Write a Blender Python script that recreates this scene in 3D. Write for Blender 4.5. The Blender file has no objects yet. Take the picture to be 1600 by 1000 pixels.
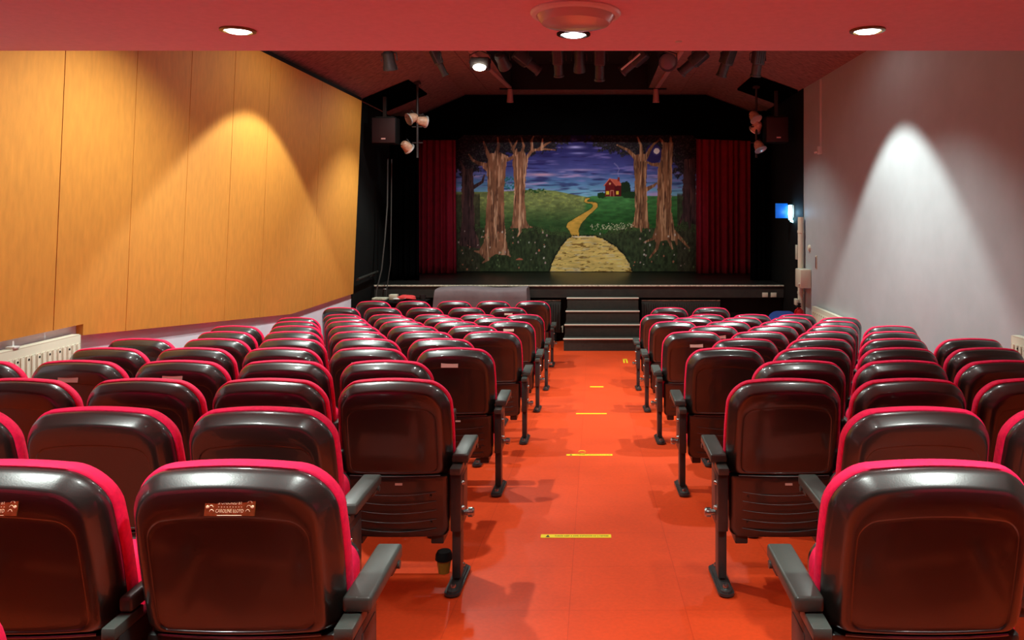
import bpy, bmesh, math, random
import numpy as np
from mathutils import Vector, Matrix
R = math.radians
random.seed(4)
SC = bpy.context.scene
C = SC.collection

# ------------------------------------------------------------------ camera, world, lights, exposure
CAMZ = 2.233
cam = bpy.data.cameras.new('camera')
cam.lens = 27.0; cam.sensor_width = 36.0
cam.shift_x = -126 / 1600; cam.shift_y = -164 / 1600
cam.clip_start = .05; cam.clip_end = 100
co = bpy.data.objects.new('camera', cam); C.objects.link(co)
co.location = (0, 0, CAMZ); co.rotation_euler = (R(90), 0, 0)
SC.camera = co
w = bpy.data.worlds.new('world'); SC.world = w; w.use_nodes = True
w.node_tree.nodes['Background'].inputs[0].default_value = (.02, .012, .012, 1)
w.node_tree.nodes['Background'].inputs[1].default_value = .3
SC.view_settings.view_transform = 'Standard'
SC.view_settings.look = 'None'
SC.view_settings.exposure = 0.2
SC.view_settings.gamma = 1.0
SC.view_settings.use_curve_mapping = False

def spot(loc, target, power, angle, blend=.3, color=(1, 1, 1), radius=.06):
    l = bpy.data.lights.new('lamp', 'SPOT'); l.energy = power; l.spot_size = R(angle); l.spot_blend = blend
    l.color = color; l.shadow_soft_size = radius
    o = bpy.data.objects.new('lamp', l); C.objects.link(o); o.location = loc
    d = Vector(target) - Vector(loc)
    o.rotation_euler = d.to_track_quat('-Z', 'Y').to_euler()
    return o
COOL = (.90, 1, .93)
SOF = CAMZ + .95          # underside of the low front ceiling
# the downlights let into the low ceiling (the three seen and the row behind the camera)
for x, y, p, a in [(-1.82, 3.94, 40, 150), (-.10, 4.02, 25, 150), (1.41, 3.94, 40, 150), (-1.82, 1.55, 190, 98), (-.1, 1.55, 105, 98), (1.41, 1.55, 190, 98),
                   (-1.82, -.85, 60, 105), (1.41, -.85, 60, 105)]:
    spot((x, y, SOF - .03), (x, y, 0), p, a, .6, COOL, .06)
# the downlights of the high hall ceiling, hidden above the low one, with added fill and spill spots
for x, y, z, p, a, b in [(-2.48, 8.4, 4.42, 400, 100, .12), (2.33, 8.4, 4.42, 520, 84, .25), (-2.3, 11.8, 4.42, 400, 105, .5), (-2.3, 5.6, 4.42, 430, 124, .6),
                      (1.5, 11.7, 4.5, 260, 110, .7), (1.6, 7.4, 4.5, 300, 104, .6),  # last one is an unseen fill spot added to brighten the right wall
                      (-2.48, 8.45, 4.42, 45, 172, .5), (-2.3, 11.75, 4.42, 60, 172, .5), (2.33, 8.45, 4.42, 10, 172, .5)]:  # wide weak copies of the side lamps, added to lift the upper walls
    spot((x, y, z), (x, y, 0), p, a, b, COOL, .05)
# two stage lanterns that light the painted cloth
for x in (-1.6, 1.2):
    spot((x, 10.0, 4.0), (x * .35 - .3, 16.6, 2.2), 300, 42, .6, (.86, .95, 1), .06)

# ------------------------------------------------------------------ materials
MATS = {}
def lin(c):
    return tuple(((v / 255) / 12.92 if v / 255 <= .04045 else ((v / 255 + .055) / 1.055) ** 2.4) for v in c)
def mat(name, col, rough=.5, metal=0, noise=0, nscale=40, bump=0, bscale=200, coat=0, sheen=0, emit=None, estr=0, spec=.5, stretch=None):
    if name in MATS: return MATS[name]
    m = bpy.data.materials.new(name); m.use_nodes = True
    nt = m.node_tree; b = nt.nodes['Principled BSDF']
    b.inputs['Base Color'].default_value = (*col, 1)
    b.inputs['Roughness'].default_value = rough
    b.inputs['Metallic'].default_value = metal
    b.inputs['Specular IOR Level'].default_value = spec
    if coat: b.inputs['Coat Weight'].default_value = coat; b.inputs['Coat Roughness'].default_value = .085
    if sheen:
        b.inputs['Sheen Weight'].default_value = sheen; b.inputs['Sheen Tint'].default_value = (*col, 1)
        b.inputs['Sheen Roughness'].default_value = .5
    if emit:
        b.inputs['Emission Color'].default_value = (*emit, 1); b.inputs['Emission Strength'].default_value = estr
    tc = nt.nodes.new('ShaderNodeTexCoord'); src = tc.outputs['Object']
    if stretch:
        mp = nt.nodes.new('ShaderNodeMapping'); mp.inputs['Scale'].default_value = stretch
        nt.links.new(src, mp.inputs['Vector']); src = mp.outputs['Vector']
    if noise:
        n = nt.nodes.new('ShaderNodeTexNoise'); n.inputs['Scale'].default_value = nscale; n.inputs['Detail'].default_value = 5
        nt.links.new(src, n.inputs['Vector'])
        mr = nt.nodes.new('ShaderNodeMapRange')
        mr.inputs['From Min'].default_value = .25; mr.inputs['From Max'].default_value = .75
        mr.inputs['To Min'].default_value = 1 - noise; mr.inputs['To Max'].default_value = 1 + noise
        nt.links.new(n.outputs['Fac'], mr.inputs['Value'])
        mx = nt.nodes.new('ShaderNodeMix'); mx.data_type = 'RGBA'; mx.blend_type = 'MULTIPLY'; mx.inputs['Factor'].default_value = 1
        mx.inputs[6].default_value = (*col, 1)
        nt.links.new(mr.outputs['Result'], mx.inputs[7])
        nt.links.new(mx.outputs[2], b.inputs['Base Color'])
    if bump:
        n2 = nt.nodes.new('ShaderNodeTexNoise'); n2.inputs['Scale'].default_value = bscale; n2.inputs['Detail'].default_value = 3
        nt.links.new(src, n2.inputs['Vector'])
        bp = nt.nodes.new('ShaderNodeBump'); bp.inputs['Strength'].default_value = bump; bp.inputs['Distance'].default_value = .003
        nt.links.new(n2.outputs['Fac'], bp.inputs['Height']); nt.links.new(bp.outputs['Normal'], b.inputs['Normal'])
    MATS[name] = m
    return m

M_plastic = mat('black_plastic', (.008, .010, .009), .36, bump=.06, bscale=260, coat=.7, spec=.9)
M_arm = mat('arm_plastic', (.055, .062, .055), .38, bump=.08, bscale=300)
M_velvet = mat('crimson_velvet', (.88, .001, .075), .8, sheen=.2, noise=.18, nscale=60, bump=.2, bscale=350)
M_steel = mat('dark_steel', (.03, .03, .03), .35, noise=.2, nscale=20)
M_bolt = mat('bolt_steel', (.45, .5, .48), .25, 1)
M_brass = mat('brass', (.26, .16, .045), .38, .9, noise=.35, nscale=60)
M_brasstext = mat('brass_lettering', (.85, .6, .38), .45, .2)
M_label = mat('cream_label', (.72, .6, .5), .6)
M_black = mat('black_paint', (.004, .004, .004), .7, noise=.3, nscale=3, spec=.2)
M_blackcloth = mat('black_cloth', (.002, .002, .002), .95, spec=.0)
M_curtain = mat('crimson_curtain', (.30, .002, .022), .85, noise=.2, nscale=8)
M_white = mat('white_gloss', (.72, .72, .68), .35)
M_cream = mat('cream_paint', (.68, .64, .5), .4)
M_edge = mat('pale_edge', (.66, .62, .48), .4, noise=.5, nscale=25)
M_alu = mat('aluminium_edge', (.82, .80, .68), .35, .15)
M_lantern = mat('lantern_metal', (.035, .027, .027), .5, noise=.3, nscale=25)
M_chip = mat('lantern_bright', (.8, .8, .78), .3, .5)
M_yellow = mat('yellow_tape', (.85, .62, .01), .5)
M_ink = mat('black_ink', (.01, .01, .01), .6)
M_orange = None

def nodes_of(m): return m.node_tree, m.node_tree.nodes['Principled BSDF']

def floor_mat():
    m = bpy.data.materials.new('orange_vinyl_tile'); m.use_nodes = True
    nt, b = nodes_of(m); b.inputs['Roughness'].default_value = .42; b.inputs['Specular IOR Level'].default_value = .35
    tc = nt.nodes.new('ShaderNodeTexCoord')
    br = nt.nodes.new('ShaderNodeTexBrick'); br.offset = 0; br.squash = 1
    br.inputs['Scale'].default_value = 1; br.inputs['Brick Width'].default_value = .5; br.inputs['Row Height'].default_value = .5
    br.inputs['Mortar Size'].default_value = .0022; br.inputs['Mortar Smooth'].default_value = .3; br.inputs['Bias'].default_value = 0
    br.inputs['Color1'].default_value = (.68, .060, .011, 1); br.inputs['Color2'].default_value = (.63, .053, .009, 1)
    br.inputs['Mortar'].default_value = (.54, .040, .007, 1)
    mp = nt.nodes.new('ShaderNodeMapping'); mp.inputs['Location'].default_value = (.1, .2, 0)
    nt.links.new(tc.outputs['Object'], mp.inputs['Vector']); nt.links.new(mp.outputs['Vector'], br.inputs['Vector'])
    n = nt.nodes.new('ShaderNodeTexNoise'); n.inputs['Scale'].default_value = 55; n.inputs['Detail'].default_value = 6
    nt.links.new(tc.outputs['Object'], n.inputs['Vector'])
    n3 = nt.nodes.new('ShaderNodeTexNoise'); n3.inputs['Scale'].default_value = 2.2; n3.inputs['Detail'].default_value = 4
    nt.links.new(tc.outputs['Object'], n3.inputs['Vector'])
    ad = nt.nodes.new('ShaderNodeMath'); ad.operation = 'ADD'
    nt.links.new(n.outputs['Fac'], ad.inputs[0]); nt.links.new(n3.outputs['Fac'], ad.inputs[1])
    mr = nt.nodes.new('ShaderNodeMapRange'); mr.inputs['From Min'].default_value = .6; mr.inputs['From Max'].default_value = 1.4
    mr.inputs['To Min'].default_value = .86; mr.inputs['To Max'].default_value = 1.14
    nt.links.new(ad.outputs[0], mr.inputs['Value'])
    mx = nt.nodes.new('ShaderNodeMix'); mx.data_type = 'RGBA'; mx.blend_type = 'MULTIPLY'; mx.inputs['Factor'].default_value = 1
    nt.links.new(br.outputs['Color'], mx.inputs[6]); nt.links.new(mr.outputs['Result'], mx.inputs[7])
    nt.links.new(mx.outputs[2], b.inputs['Base Color'])
    bp = nt.nodes.new('ShaderNodeBump'); bp.inputs['Strength'].default_value = .08; bp.inputs['Distance'].default_value = .003
    nt.links.new(n.outputs['Fac'], bp.inputs['Height']); nt.links.new(bp.outputs['Normal'], b.inputs['Normal'])
    return m
M_floor = floor_mat()
M_soffit = mat('pink_ceiling_paint', (.85, .52, .61), .85, noise=.05, nscale=30)
M_wall = mat('pale_wall_paint', (.43, .465, .49), .55, noise=.05, nscale=4, bump=.1, bscale=60)
M_lowwall = mat('lilac_wall_paint', (.74, .75, .84), .7, noise=.04, nscale=5)
M_panel = mat('orange_panel_cloth', (.62, .25, .032), .7, noise=.10, nscale=26, bump=.15, bscale=160, stretch=(1, 1, .25))
M_roof = mat('brown_fibreboard', (.25, .13, .11), .9, noise=.55, nscale=14, bump=.5, bscale=60, stretch=(1, 3, 1))
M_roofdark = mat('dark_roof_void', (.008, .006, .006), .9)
M_backwall = mat('dark_rear_wall', (.10, .04, .045), .8, noise=.1)

# ------------------------------------------------------------------ mesh helpers
class MB:
    def __init__(s): s.bm = bmesh.new()
    def box(s, x0, x1, y0, y1, z0, z1, bev=0, seg=2, M=None):
        bm = bmesh.new()
        vs = [bm.verts.new((x, y, z)) for x in (x0, x1) for y in (y0, y1) for z in (z0, z1)]
        for f in ((0, 1, 3, 2), (4, 6, 7, 5), (0, 4, 5, 1), (2, 3, 7, 6), (0, 2, 6, 4), (1, 5, 7, 3)):
            bm.faces.new([vs[i] for i in f])
        if bev: bmesh.ops.bevel(bm, geom=list(bm.edges), offset=bev, segments=seg, profile=.5, affect='EDGES')
        return s.add(bm, M)
    def add(s, bm, M=None):
        if M is not None: bmesh.ops.transform(bm, matrix=M, verts=bm.verts)
        me = bpy.data.meshes.new('tmp'); bm.to_mesh(me); bm.free(); s.bm.from_mesh(me); bpy.data.meshes.remove(me)
        return s
    def tube(s, pts, r, n=12, caps=True):
        pts = [Vector(p) for p in pts]
        rs = r if isinstance(r, (list, tuple)) else [r] * len(pts)
        rings = []
        up = Vector((0, 0, 1))
        for i, p in enumerate(pts):
            d = (pts[min(i + 1, len(pts) - 1)] - pts[max(i - 1, 0)]).normalized()
            a = up if abs(d.dot(up)) < .95 else Vector((1, 0, 0))
            u = d.cross(a).normalized(); v = u.cross(d).normalized()
            rings.append([s.bm.verts.new(p + rs[i] * (math.cos(2 * math.pi * k / n) * u + math.sin(2 * math.pi * k / n) * v)) for k in range(n)])
        for a, b in zip(rings, rings[1:]):
            for k in range(n): s.bm.faces.new((a[k], a[(k + 1) % n], b[(k + 1) % n], b[k]))
        if caps:
            s.bm.faces.new(rings[0][::-1]); s.bm.faces.new(rings[-1])
        return s
    def lathe(s, prof, n=32, M=None):
        bm = bmesh.new(); rings = []
        for r, z in prof:
            if r < 1e-6: rings.append([bm.verts.new((0, 0, z))])
            else: rings.append([bm.verts.new((r * math.cos(2 * math.pi * k / n), r * math.sin(2 * math.pi * k / n), z)) for k in range(n)])
        for a, b in zip(rings, rings[1:]):
            for k in range(n):
                q = [a[k % len(a)], a[(k + 1) % len(a)], b[(k + 1) % len(b)], b[k % len(b)]]
                q = list(dict.fromkeys(q))
                if len(q) > 2: bm.faces.new(q)
        return s.add(bm, M)
    def prism(s, poly, h, M=None, bev=0):
        """poly (x,y) extruded from z=0 to z=h"""
        bm = bmesh.new()
        a = [bm.verts.new((x, y, 0)) for x, y in poly]; b = [bm.verts.new((x, y, h)) for x, y in poly]
        n = len(poly)
        bm.faces.new(a[::-1]); bm.faces.new(b)
        for i in range(n): bm.faces.new((a[i], a[(i + 1) % n], b[(i + 1) % n], b[i]))
        if bev: bmesh.ops.bevel(bm, geom=list(bm.edges), offset=bev, segments=2, profile=.5, affect='EDGES')
        return s.add(bm, M)
    def loops(s, loops, cap0=False, cap1=True):
        rings = [[s.bm.verts.new(p) for p in L] for L in loops]
        n = len(rings[0])
        for a, b in zip(rings, rings[1:]):
            for k in range(n): s.bm.faces.new((a[k], a[(k + 1) % n], b[(k + 1) % n], b[k]))
        if cap0: s.bm.faces.new(rings[0][::-1])
        if cap1: s.bm.faces.new(rings[-1])
        return s
    def quad(s, *p):
        s.bm.faces.new([s.bm.verts.new(q) for q in p]); return s
    def mesh(s, name, m, smooth=True, angle=35):
        bmesh.ops.recalc_face_normals(s.bm, faces=s.bm.faces)
        me = bpy.data.meshes.new(name); s.bm.to_mesh(me); s.bm.free()
        me.materials.append(m)
        if smooth:
            me.shade_smooth()
            me.set_sharp_from_angle(angle=R(angle))
        return me
    def build(s, name, m, parent=None, smooth=True, loc=None, angle=35):
        return link(name, s.mesh(name, m, smooth, angle), parent, loc)
def link(name, me, parent=None, loc=None):
    o = bpy.data.objects.new(name, me); C.objects.link(o)
    if parent: o.parent = parent
    if loc: o.location = loc
    return o
def tag(o, label, cat, group=None, kind=None):
    o['label'] = label; o['category'] = cat
    if group: o['group'] = group
    if kind: o['kind'] = kind
    return o
def thing(name, loc, label, cat, group=None, rz=0):
    o = bpy.data.objects.new(name, None); C.objects.link(o); o.empty_display_size = .1
    o.location = loc; o.rotation_euler = (0, 0, rz)
    return tag(o, label, cat, group)
def struct(o, label, cat):
    o['kind'] = 'structure'; return tag(o, label, cat)
def text_mesh(txt, size, m, name='lettering', align='CENTER', thick=.0006):
    cu = bpy.data.curves.new('txt', 'FONT'); cu.body = txt; cu.size = size; cu.align_x = align; cu.align_y = 'CENTER'; cu.extrude = thick
    cu.resolution_u = 2
    o = bpy.data.objects.new('txt', cu); C.objects.link(o)
    dg = bpy.context.evaluated_depsgraph_get()
    me = bpy.data.meshes.new_from_object(o.evaluated_get(dg))
    bpy.data.objects.remove(o); bpy.data.curves.remove(cu)
    me.materials.clear(); me.materials.append(m); me.name = name
    return me

# ------------------------------------------------------------------ room
RAKE0, SLOPE = 9.84, .0819
def fz(y): return max(0., (RAKE0 - y) * SLOPE)
XL, XR = -3.87, 3.38
YB, YW, YS, YH, YE = -2.2, 12.3, 13.5, 15.4, 17.4     # rear wall, end of painted walls, stage front, header, rear of stage

mb = MB()
ys = [YB, RAKE0, YE]
for a, b in zip(ys, ys[1:]):
    mb.quad((XL - .1, a, fz(a)), (XR + .1, a, fz(a)), (XR + .1, b, fz(b)), (XL - .1, b, fz(b)))
    mb.quad((XL - .1, a, fz(a) - .15), (XR + .1, a, fz(a) - .15), (XR + .1, b, fz(b) - .15), (XL - .1, b, fz(b) - .15))
struct(mb.build('floor', M_floor, smooth=False), 'orange red tiled floor sloping down the aisle to the stage', 'floor')
LE, RE_ = 4.14, 4.26      # eaves left / right
mb = MB().box(XL - .12, XL, YB, YW, 0, 4.7)
struct(mb.build('wall_left', M_lowwall, smooth=False), 'pale lilac painted wall below the orange panels', 'wall')
mb = MB().box(XR, XR + .12, YB, YW, 0, 4.7)
struct(mb.build('wall_right', M_wall, smooth=False), 'pale painted right wall with a white pool of light', 'wall')
mb = MB().box(XL - .12, XL + .02, YW, YE, 0, 4.7)
struct(mb.build('wall_stage_left', M_black, smooth=False), 'black painted wall between orange panels and stage on the left', 'wall')
mb = MB().box(XR - .01, XR + .12, YW, YE, 0, 4.9)
struct(mb.build('wall_stage_right', M_black, smooth=False), 'black painted wall beside the stage on the right', 'wall')
mb = MB().box(XL - .12, XR + .12, YE, YE + .1, 0, 4.9)
struct(mb.build('wall_stage_rear', M_black, smooth=False), 'black wall behind the painted cloth', 'wall')
mb = MB().box(XL - .12, XR + .12, YB - .12, YB, 0, 4.9)
struct(mb.build('wall_rear', M_backwall, smooth=False), 'dark wall behind the last row of seats', 'wall')
# low ceiling over the near seats
SE = 4.44
mb = MB().box(XL - .1, XR + .1, YB, SE, SOF, 4.95)
struct(mb.build('ceiling_low', M_soffit, smooth=False), 'flat pink ceiling over the nearest rows', 'ceiling')
# pitched ceiling, fibreboard, with a dark recess in its flat middle
XA, XB, FZ = -2.55, 2.27, 4.66
RX0, RX1, RY0, RY1 = -1.58, 1.07, 9.0, 14.86
mb = MB()
def strip(xa, za, xb, zb, y0, y1): mb.quad((xa, y0, za), (xb, y0, zb), (xb, y1, zb), (xa, y1, za))
strip(XL - .05, LE - .05, XA, FZ, SE, YE); strip(XB, FZ, XR + .05, RE_ - .02, SE, YE)
strip(XA, FZ, RX0, FZ, SE, YE); strip(RX1, FZ, XB, FZ, SE, YE); strip(RX0, FZ, RX1, FZ, SE, RY0); strip(RX0, FZ, RX1, FZ, RY1, YE)
struct(mb.build('ceiling_pitched', M_roof, smooth=False), 'dark reddish brown board ceiling sloping down to both side walls', 'ceiling')
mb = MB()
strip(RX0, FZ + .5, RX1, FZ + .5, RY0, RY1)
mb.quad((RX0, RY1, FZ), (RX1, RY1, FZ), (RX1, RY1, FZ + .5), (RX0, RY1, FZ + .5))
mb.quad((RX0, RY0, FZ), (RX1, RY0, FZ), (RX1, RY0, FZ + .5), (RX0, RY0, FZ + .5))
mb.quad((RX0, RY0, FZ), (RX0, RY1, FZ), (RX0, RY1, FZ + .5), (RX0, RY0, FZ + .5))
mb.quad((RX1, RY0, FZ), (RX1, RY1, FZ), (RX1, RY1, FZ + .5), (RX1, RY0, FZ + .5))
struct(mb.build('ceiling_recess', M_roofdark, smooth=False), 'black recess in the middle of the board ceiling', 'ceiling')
# board joints of the ceiling: thin cover strips
for i, (x0, z0, x1, z1) in enumerate([(-2.06, FZ, -2.06, FZ), (1.75, FZ, 1.75, FZ)]):
    mb = MB().box(x0 - .012, x0 + .012, SE, YH, FZ - .012, FZ + .002)
    o = mb.build('trim_%d' % (i + 1), M_roof, smooth=False); struct(o, 'thin cover strip on a ceiling board joint, %s side' % ('left', 'right')[i], 'trim')
mb = MB()
for (x0, z0, x1, z1) in [(XL + .1, LE - .01, XL + .16, LE + .02)]:
    mb.box(XL + .005, XL + .17, SE + .01, YW, 4.065, 4.11)
struct(mb.build('trim_3', M_black, smooth=False), 'dark gap strip where orange panels meet the board ceiling', 'trim')

# ------------------------------------------------------------------ orange wall panels (leaning out towards the foot)
PX_T, PX_B = -3.69, -3.832
def pbot(y):
    if y < 5.75: return CAMZ - .816
    if y < 9.77: return CAMZ - .90 - (y - 5.75) / (9.77 - 5.75) * .36
    return CAMZ - 1.26
edges = [4.46, 5.43, 6.28, 7.12, 7.97, 8.83, 10.5, 12.3]
vis = ['at the photo left edge', 'above the left end of the white radiator',
       'stepped at its foot above the radiator end', 'next to the stepped one, toward the stage', 'crossed by the left flank of the light arc', 'holding the top of the light arc', 'wide, second from the stage', 'wide, beside the black stage wall']
def panel(y0, y1, i, first):
    g = .004
    def prof(ya, yb, zb0, zb1):
        zt = 4.06
        def px(z): return PX_T + (PX_B - PX_T) * (4.2 - z) / 3.2
        f = [(px(zb0), ya, zb0), (px(zb1), yb, zb1), (px(zt), yb, zt), (px(zt), ya, zt)]
        b = [(XL + .004, ya, zb0), (XL + .004, yb, zb1), (XL + .004, yb, zt), (XL + .004, ya, zt)]
        return f, b
    mb = MB()
    cuts = sorted(set([y0 + g, y1 - g] + [c for c in (5.75, 9.77) if y0 + g < c < y1 - g]))
    for a, b in zip(cuts, cuts[1:]):
        za, zb = (pbot(a + 1e-5), pbot(b - 1e-5))
        f, k = prof(a, b, za, zb)
        bm = bmesh.new(); v = [bm.verts.new(p) for p in f + k]
        for q in ((0, 1, 2, 3), (7, 6, 5, 4), (0, 4, 5, 1), (2, 6, 7, 3), (0, 3, 7, 4), (1, 5, 6, 2)): bm.faces.new([v[j] for j in q])
        mb.add(bm)
    bmesh.ops.remove_doubles(mb.bm, verts=mb.bm.verts, dist=1e-5)
    o = mb.build('orange_wall_board', M_panel, smooth=False)
    tag(o, 'orange cloth wall board ' + vis[i], 'wall board', 'orange boards along the left wall', 'thing')
for i in range(len(edges) - 1): panel(edges[i], edges[i + 1], i, i == 0)

# ------------------------------------------------------------------ theatre seats
ZT = .95; REC = math.tan(R(12))
def recl(z): return (ZT - z) * REC if z > .5 else .45 * REC + (.5 - z) * .06
def rrect(w, z0, z1, r, n=10, rb=None, arch=0, taper=True):
    """outline in (x,z), counter-clockwise from bottom left; w half width"""
    rb = r if rb is None else rb
    P = []
    def arc(cx, cz, rr, a0, a1, k):
        for i in range(k + 1):
            a = R(a0 + (a1 - a0) * i / k); P.append((cx + rr * math.cos(a), cz + rr * math.sin(a)))
    def line(p, q, k):
        for i in range(1, k): P.append((p[0] + (q[0] - p[0]) * i / k, p[1] + (q[1] - p[1]) * i / k))
    arc(-w + rb, z0 + rb, rb, 180, 270, n // 2); line((-w + rb, z0), (w - rb, z0), 8)
    arc(w - rb, z0 + rb, rb, 270, 360, n // 2); line((w, z0 + rb), (w, z1 - r), 8)
    arc(w - r, z1 - r, r, 0, 90, n); line((w - r, z1), (-w + r, z1), 10)
    arc(-w + r, z1 - r, r, 90, 180, n); line((-w, z1 - r), (-w, z0 + rb), 8)
    out = []
    for x, z in P:
        t = max(0, min(1, (z - (z1 - .16)) / .16))
        z2 = z + arch * (1 - (x / w) ** 2) * t
        if taper:
            k = 1 - .055 * max(0, (z - .70) / .25) ** 1.6 - .05 * max(0, (.62 - z) / .42)
            x = x * k
        out.append((x, z2))
    return out
def lay(poly, d, curve=.35):
    """place outline on the reclined back surface; d = distance behind it (towards the camera is negative y)"""
    return [(x, recl(z) + d + curve * x * x, z) for x, z in poly]
HW = .264
def seat_parts():
    P = {}
    S0 = .50   # foot of the back shell
    o = lambda ins, arch=.030, r=.092: rrect(HW - ins, S0 + ins * .3, ZT - ins - arch, max(.02, r - ins * .55), arch=arch, rb=.03)
    inn = lambda ins: rrect(HW - .062 - ins, S0 + .02 + ins, ZT - .112 - ins - .024, .045 - ins * .5, arch=.024, rb=.03)
    L = [lay(o(.004), .062), lay(o(0), .055), lay(o(0), .040), lay(o(.0025), .030), lay(o(.008), .020), lay(o(.028), -.004), lay(o(.032), -.0085), lay(o(.037), -.0115),
         lay(o(.044), -.0130), lay(inn(-.003), -.0130), lay(inn(-.001), -.0122), lay(inn(0), -.0106), lay(inn(.0015), -.0102), lay(inn(.012), -.0102)]
    P['back_shell'] = MB().loops(L, cap0=True).mesh('back_shell', M_plastic, angle=50)
    c = lambda ins: rrect(HW + .007 - ins, .34 + ins, ZT + .010 - ins - .030, max(.03, .100 - ins * .5), arch=.030, rb=.04)
    L = [lay(c(.02), .050), lay(c(.006), .049), lay(c(.001), .056), lay(c(0), .072), lay(c(.003), .092), lay(c(.014), .108), lay(c(.04), .120), lay(c(.09), .128)]
    P['back_cushion'] = MB().loops(L, cap0=True).mesh('back_cushion', M_velvet, angle=60)
    l = lambda ins: rrect(.248 - ins, .205 + ins, .497 - ins, .012, rb=.035, taper=False)
    L = [lay(l(.0), .05), lay(l(0), .008), lay(l(.004), -.001), lay(l(.012), -.0035), lay(l(.03), -.0035)]
    mb = MB().loops(L, cap0=True)
    # ledge under the shell and five curved ribs
    for k in range(5):
        z = .44 - .043 * k - .02
        pts = []
        for j in range(17):
            x = -.19 + .38 * j / 16
            zz = z - .014 * (1 - (x / .19) ** 2)
            pts.append((x, recl(zz) - .0030 + .35 * x * x, zz))
        mb.tube(pts, .0014, 6)
    mb.tube([(x, recl(.4985) - .004 + .35 * x * x, .4985) for x in [-.21 + .42 * j / 12 for j in range(13)]], .004, 6)
    for x, z in ((.165, .40), (.165, .275), (-.165, .40), (-.165, .275)):
        mb.tube([(x, recl(z) + .01, z), (x, recl(z) + .35 * x * x - .006, z)], .006, 8)
    P['lower_back_panel'] = mb.mesh('lower_back_panel', M_plastic, angle=40)
    # tipped-up seat in front of the back
    yy = .265
    def sc(ins, y): return [(x, y + .02 * (z - .4) / .2, z) for x, z in rrect(.238 - ins, .215 + ins, .640 - ins, .07, rb=.05, taper=False)]
    L = [sc(.02, yy - .0), sc(.004, yy + .006), sc(0, yy + .03), sc(.004, yy + .075)]
    P['seat_cushion'] = MB().loops(L, cap0=True).mesh('seat_cushion', M_velvet, angle=60)
    L = [sc(.006, yy + .074), sc(.006, yy + .095), sc(.03, yy + .118), sc(.08, yy + .122)]
    P['seat_pan'] = MB().loops(L, cap0=True).mesh('seat_pan', M_plastic, angle=45)
    mb = MB()
    mb.box(-.03, .03, .14, .29, .165, .225, .006)
    P['hinge_bracket'] = mb.mesh('hinge_bracket', M_steel)
    return P
SP = seat_parts()
def side_parts():
    P = {}
    # armrest: wide rounded pad, thicker lip under the front
    z = .60
    for nm, hw, off in (('armrest', .038, .014), ('narrow_armrest', .018, 0)):
        mb = MB().box(off - hw, off + hw, .015, .345, z - .042, z, .010, 3)
        mb.box(off - hw + .005, off + hw - .005, .25, .338, z - .062, z - .036, .010, 2)
        mb.tube([(off - hw - .003, .30, z - .045), (off + hw + .003, .30, z - .045)], .012, 12)
        P[nm] = mb.mesh('armrest', M_arm)
    P['narrow_armrest_bracket'] = MB().box(-.018, .018, -.055, .07, z - .075, z - .043, .005).mesh('armrest_bracket', M_arm)
    P['narrow_leg'] = MB().box(-.018, .018, -.035, .16, .26, z - .073, .006).box(-.016, .016, .0, .085, .03, .27, .005).mesh('leg', M_steel)
    mb = MB().box(-.022, .027, -.055, .07, z - .075, z - .043, .005)
    P['armrest_bracket'] = mb.mesh('armrest_bracket', M_arm)
    mb = MB().box(-.021, .026, -.035, .16, .26, z - .073, .006)
    mb.box(-.020, .020, .0, .085, .03, .27, .005)
    mb.box(.020, .028, .02, .14, .29, .50, .002)
    P['leg'] = mb.mesh('leg', M_steel)
    mb = MB()
    poly = [(.036 * math.cos(a), -.10 + .036 * math.sin(a)) for a in [math.pi + math.pi * k / 10 for k in range(11)]]
    poly += [(.036 * math.cos(a), .19 + .036 * math.sin(a)) for a in [math.pi * k / 10 for k in range(11)]]
    mb.prism(poly, .012)
    poly = [(x * .72, y * .95) for x, y in poly]
    mb.prism(poly, .022, bev=.004)
    P['foot_plate'] = mb.mesh('foot_plate', M_steel)
    P['foot_bolt'] = MB().lathe([(0, .040), (.010, .038), (.013, .030), (.013, .018)], 10).mesh('foot_bolt', M_bolt)
    P['side_bolt'] = MB().lathe([(0, .016), (.008, .014), (.012, .006), (.012, 0)], 10, Matrix.Translation((.026, 0, 0)) @ Matrix.Rotation(R(90), 4, 'Y')).mesh('side_bolt', M_bolt)
    mb = MB().lathe([(0, .05), (.016, .048), (.022, .04), (.022, .02), (.014, .018), (.014, 0)], 14, Matrix.Translation((.026, .06, .315)) @ Matrix.Rotation(R(90), 4, 'Y'))
    P['pivot_knob'] = mb.mesh('pivot_knob', M_bolt)
    return P
AP = side_parts()
Mmirror = Matrix.Scale(-1, 4, (1, 0, 0))
AP_R = {}
for k, me in AP.items():
    m2 = me.copy(); m2.transform(Mmirror); m2.flip_normals(); AP_R[k] = m2

PL_W, PL_H = .112, .036
plate_me = MB().box(-PL_W / 2, PL_W / 2, -.0015, .0015, -PL_H / 2, PL_H / 2, .0007, 1).mesh('plaque', M_label, smooth=False)
brass_me = MB().box(-.062, .062, -.0015, .0015, -.021, .021, .0007, 1).mesh('plaque', M_brass, smooth=False)
sticker_me = MB().box(-.017, .017, -.0008, .0008, -.005, .005).mesh('label_sticker', M_label, smooth=False)
screw_me = MB().lathe([(0, .002), (.003, .0012), (.004, 0)], 10, Matrix.Rotation(R(90), 4, 'X')).mesh('plaque_screw', M_brasstext)
scroll = MB()
for sx in (-1, 1):
    for a in range(3):
        pts = [(sx * (.044 + .002 * a + .005 * math.cos(t)), -.0016, -.011 + .010 * a + .005 * math.sin(t)) for t in [k * .5 for k in range(7)]]
        scroll.tube(pts, .0008, 5)
for k in range(9): scroll.box(-.0285 + .007 * k, -.0265 + .007 * k, -.0022, -.0014, -.0008, .0008)
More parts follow.
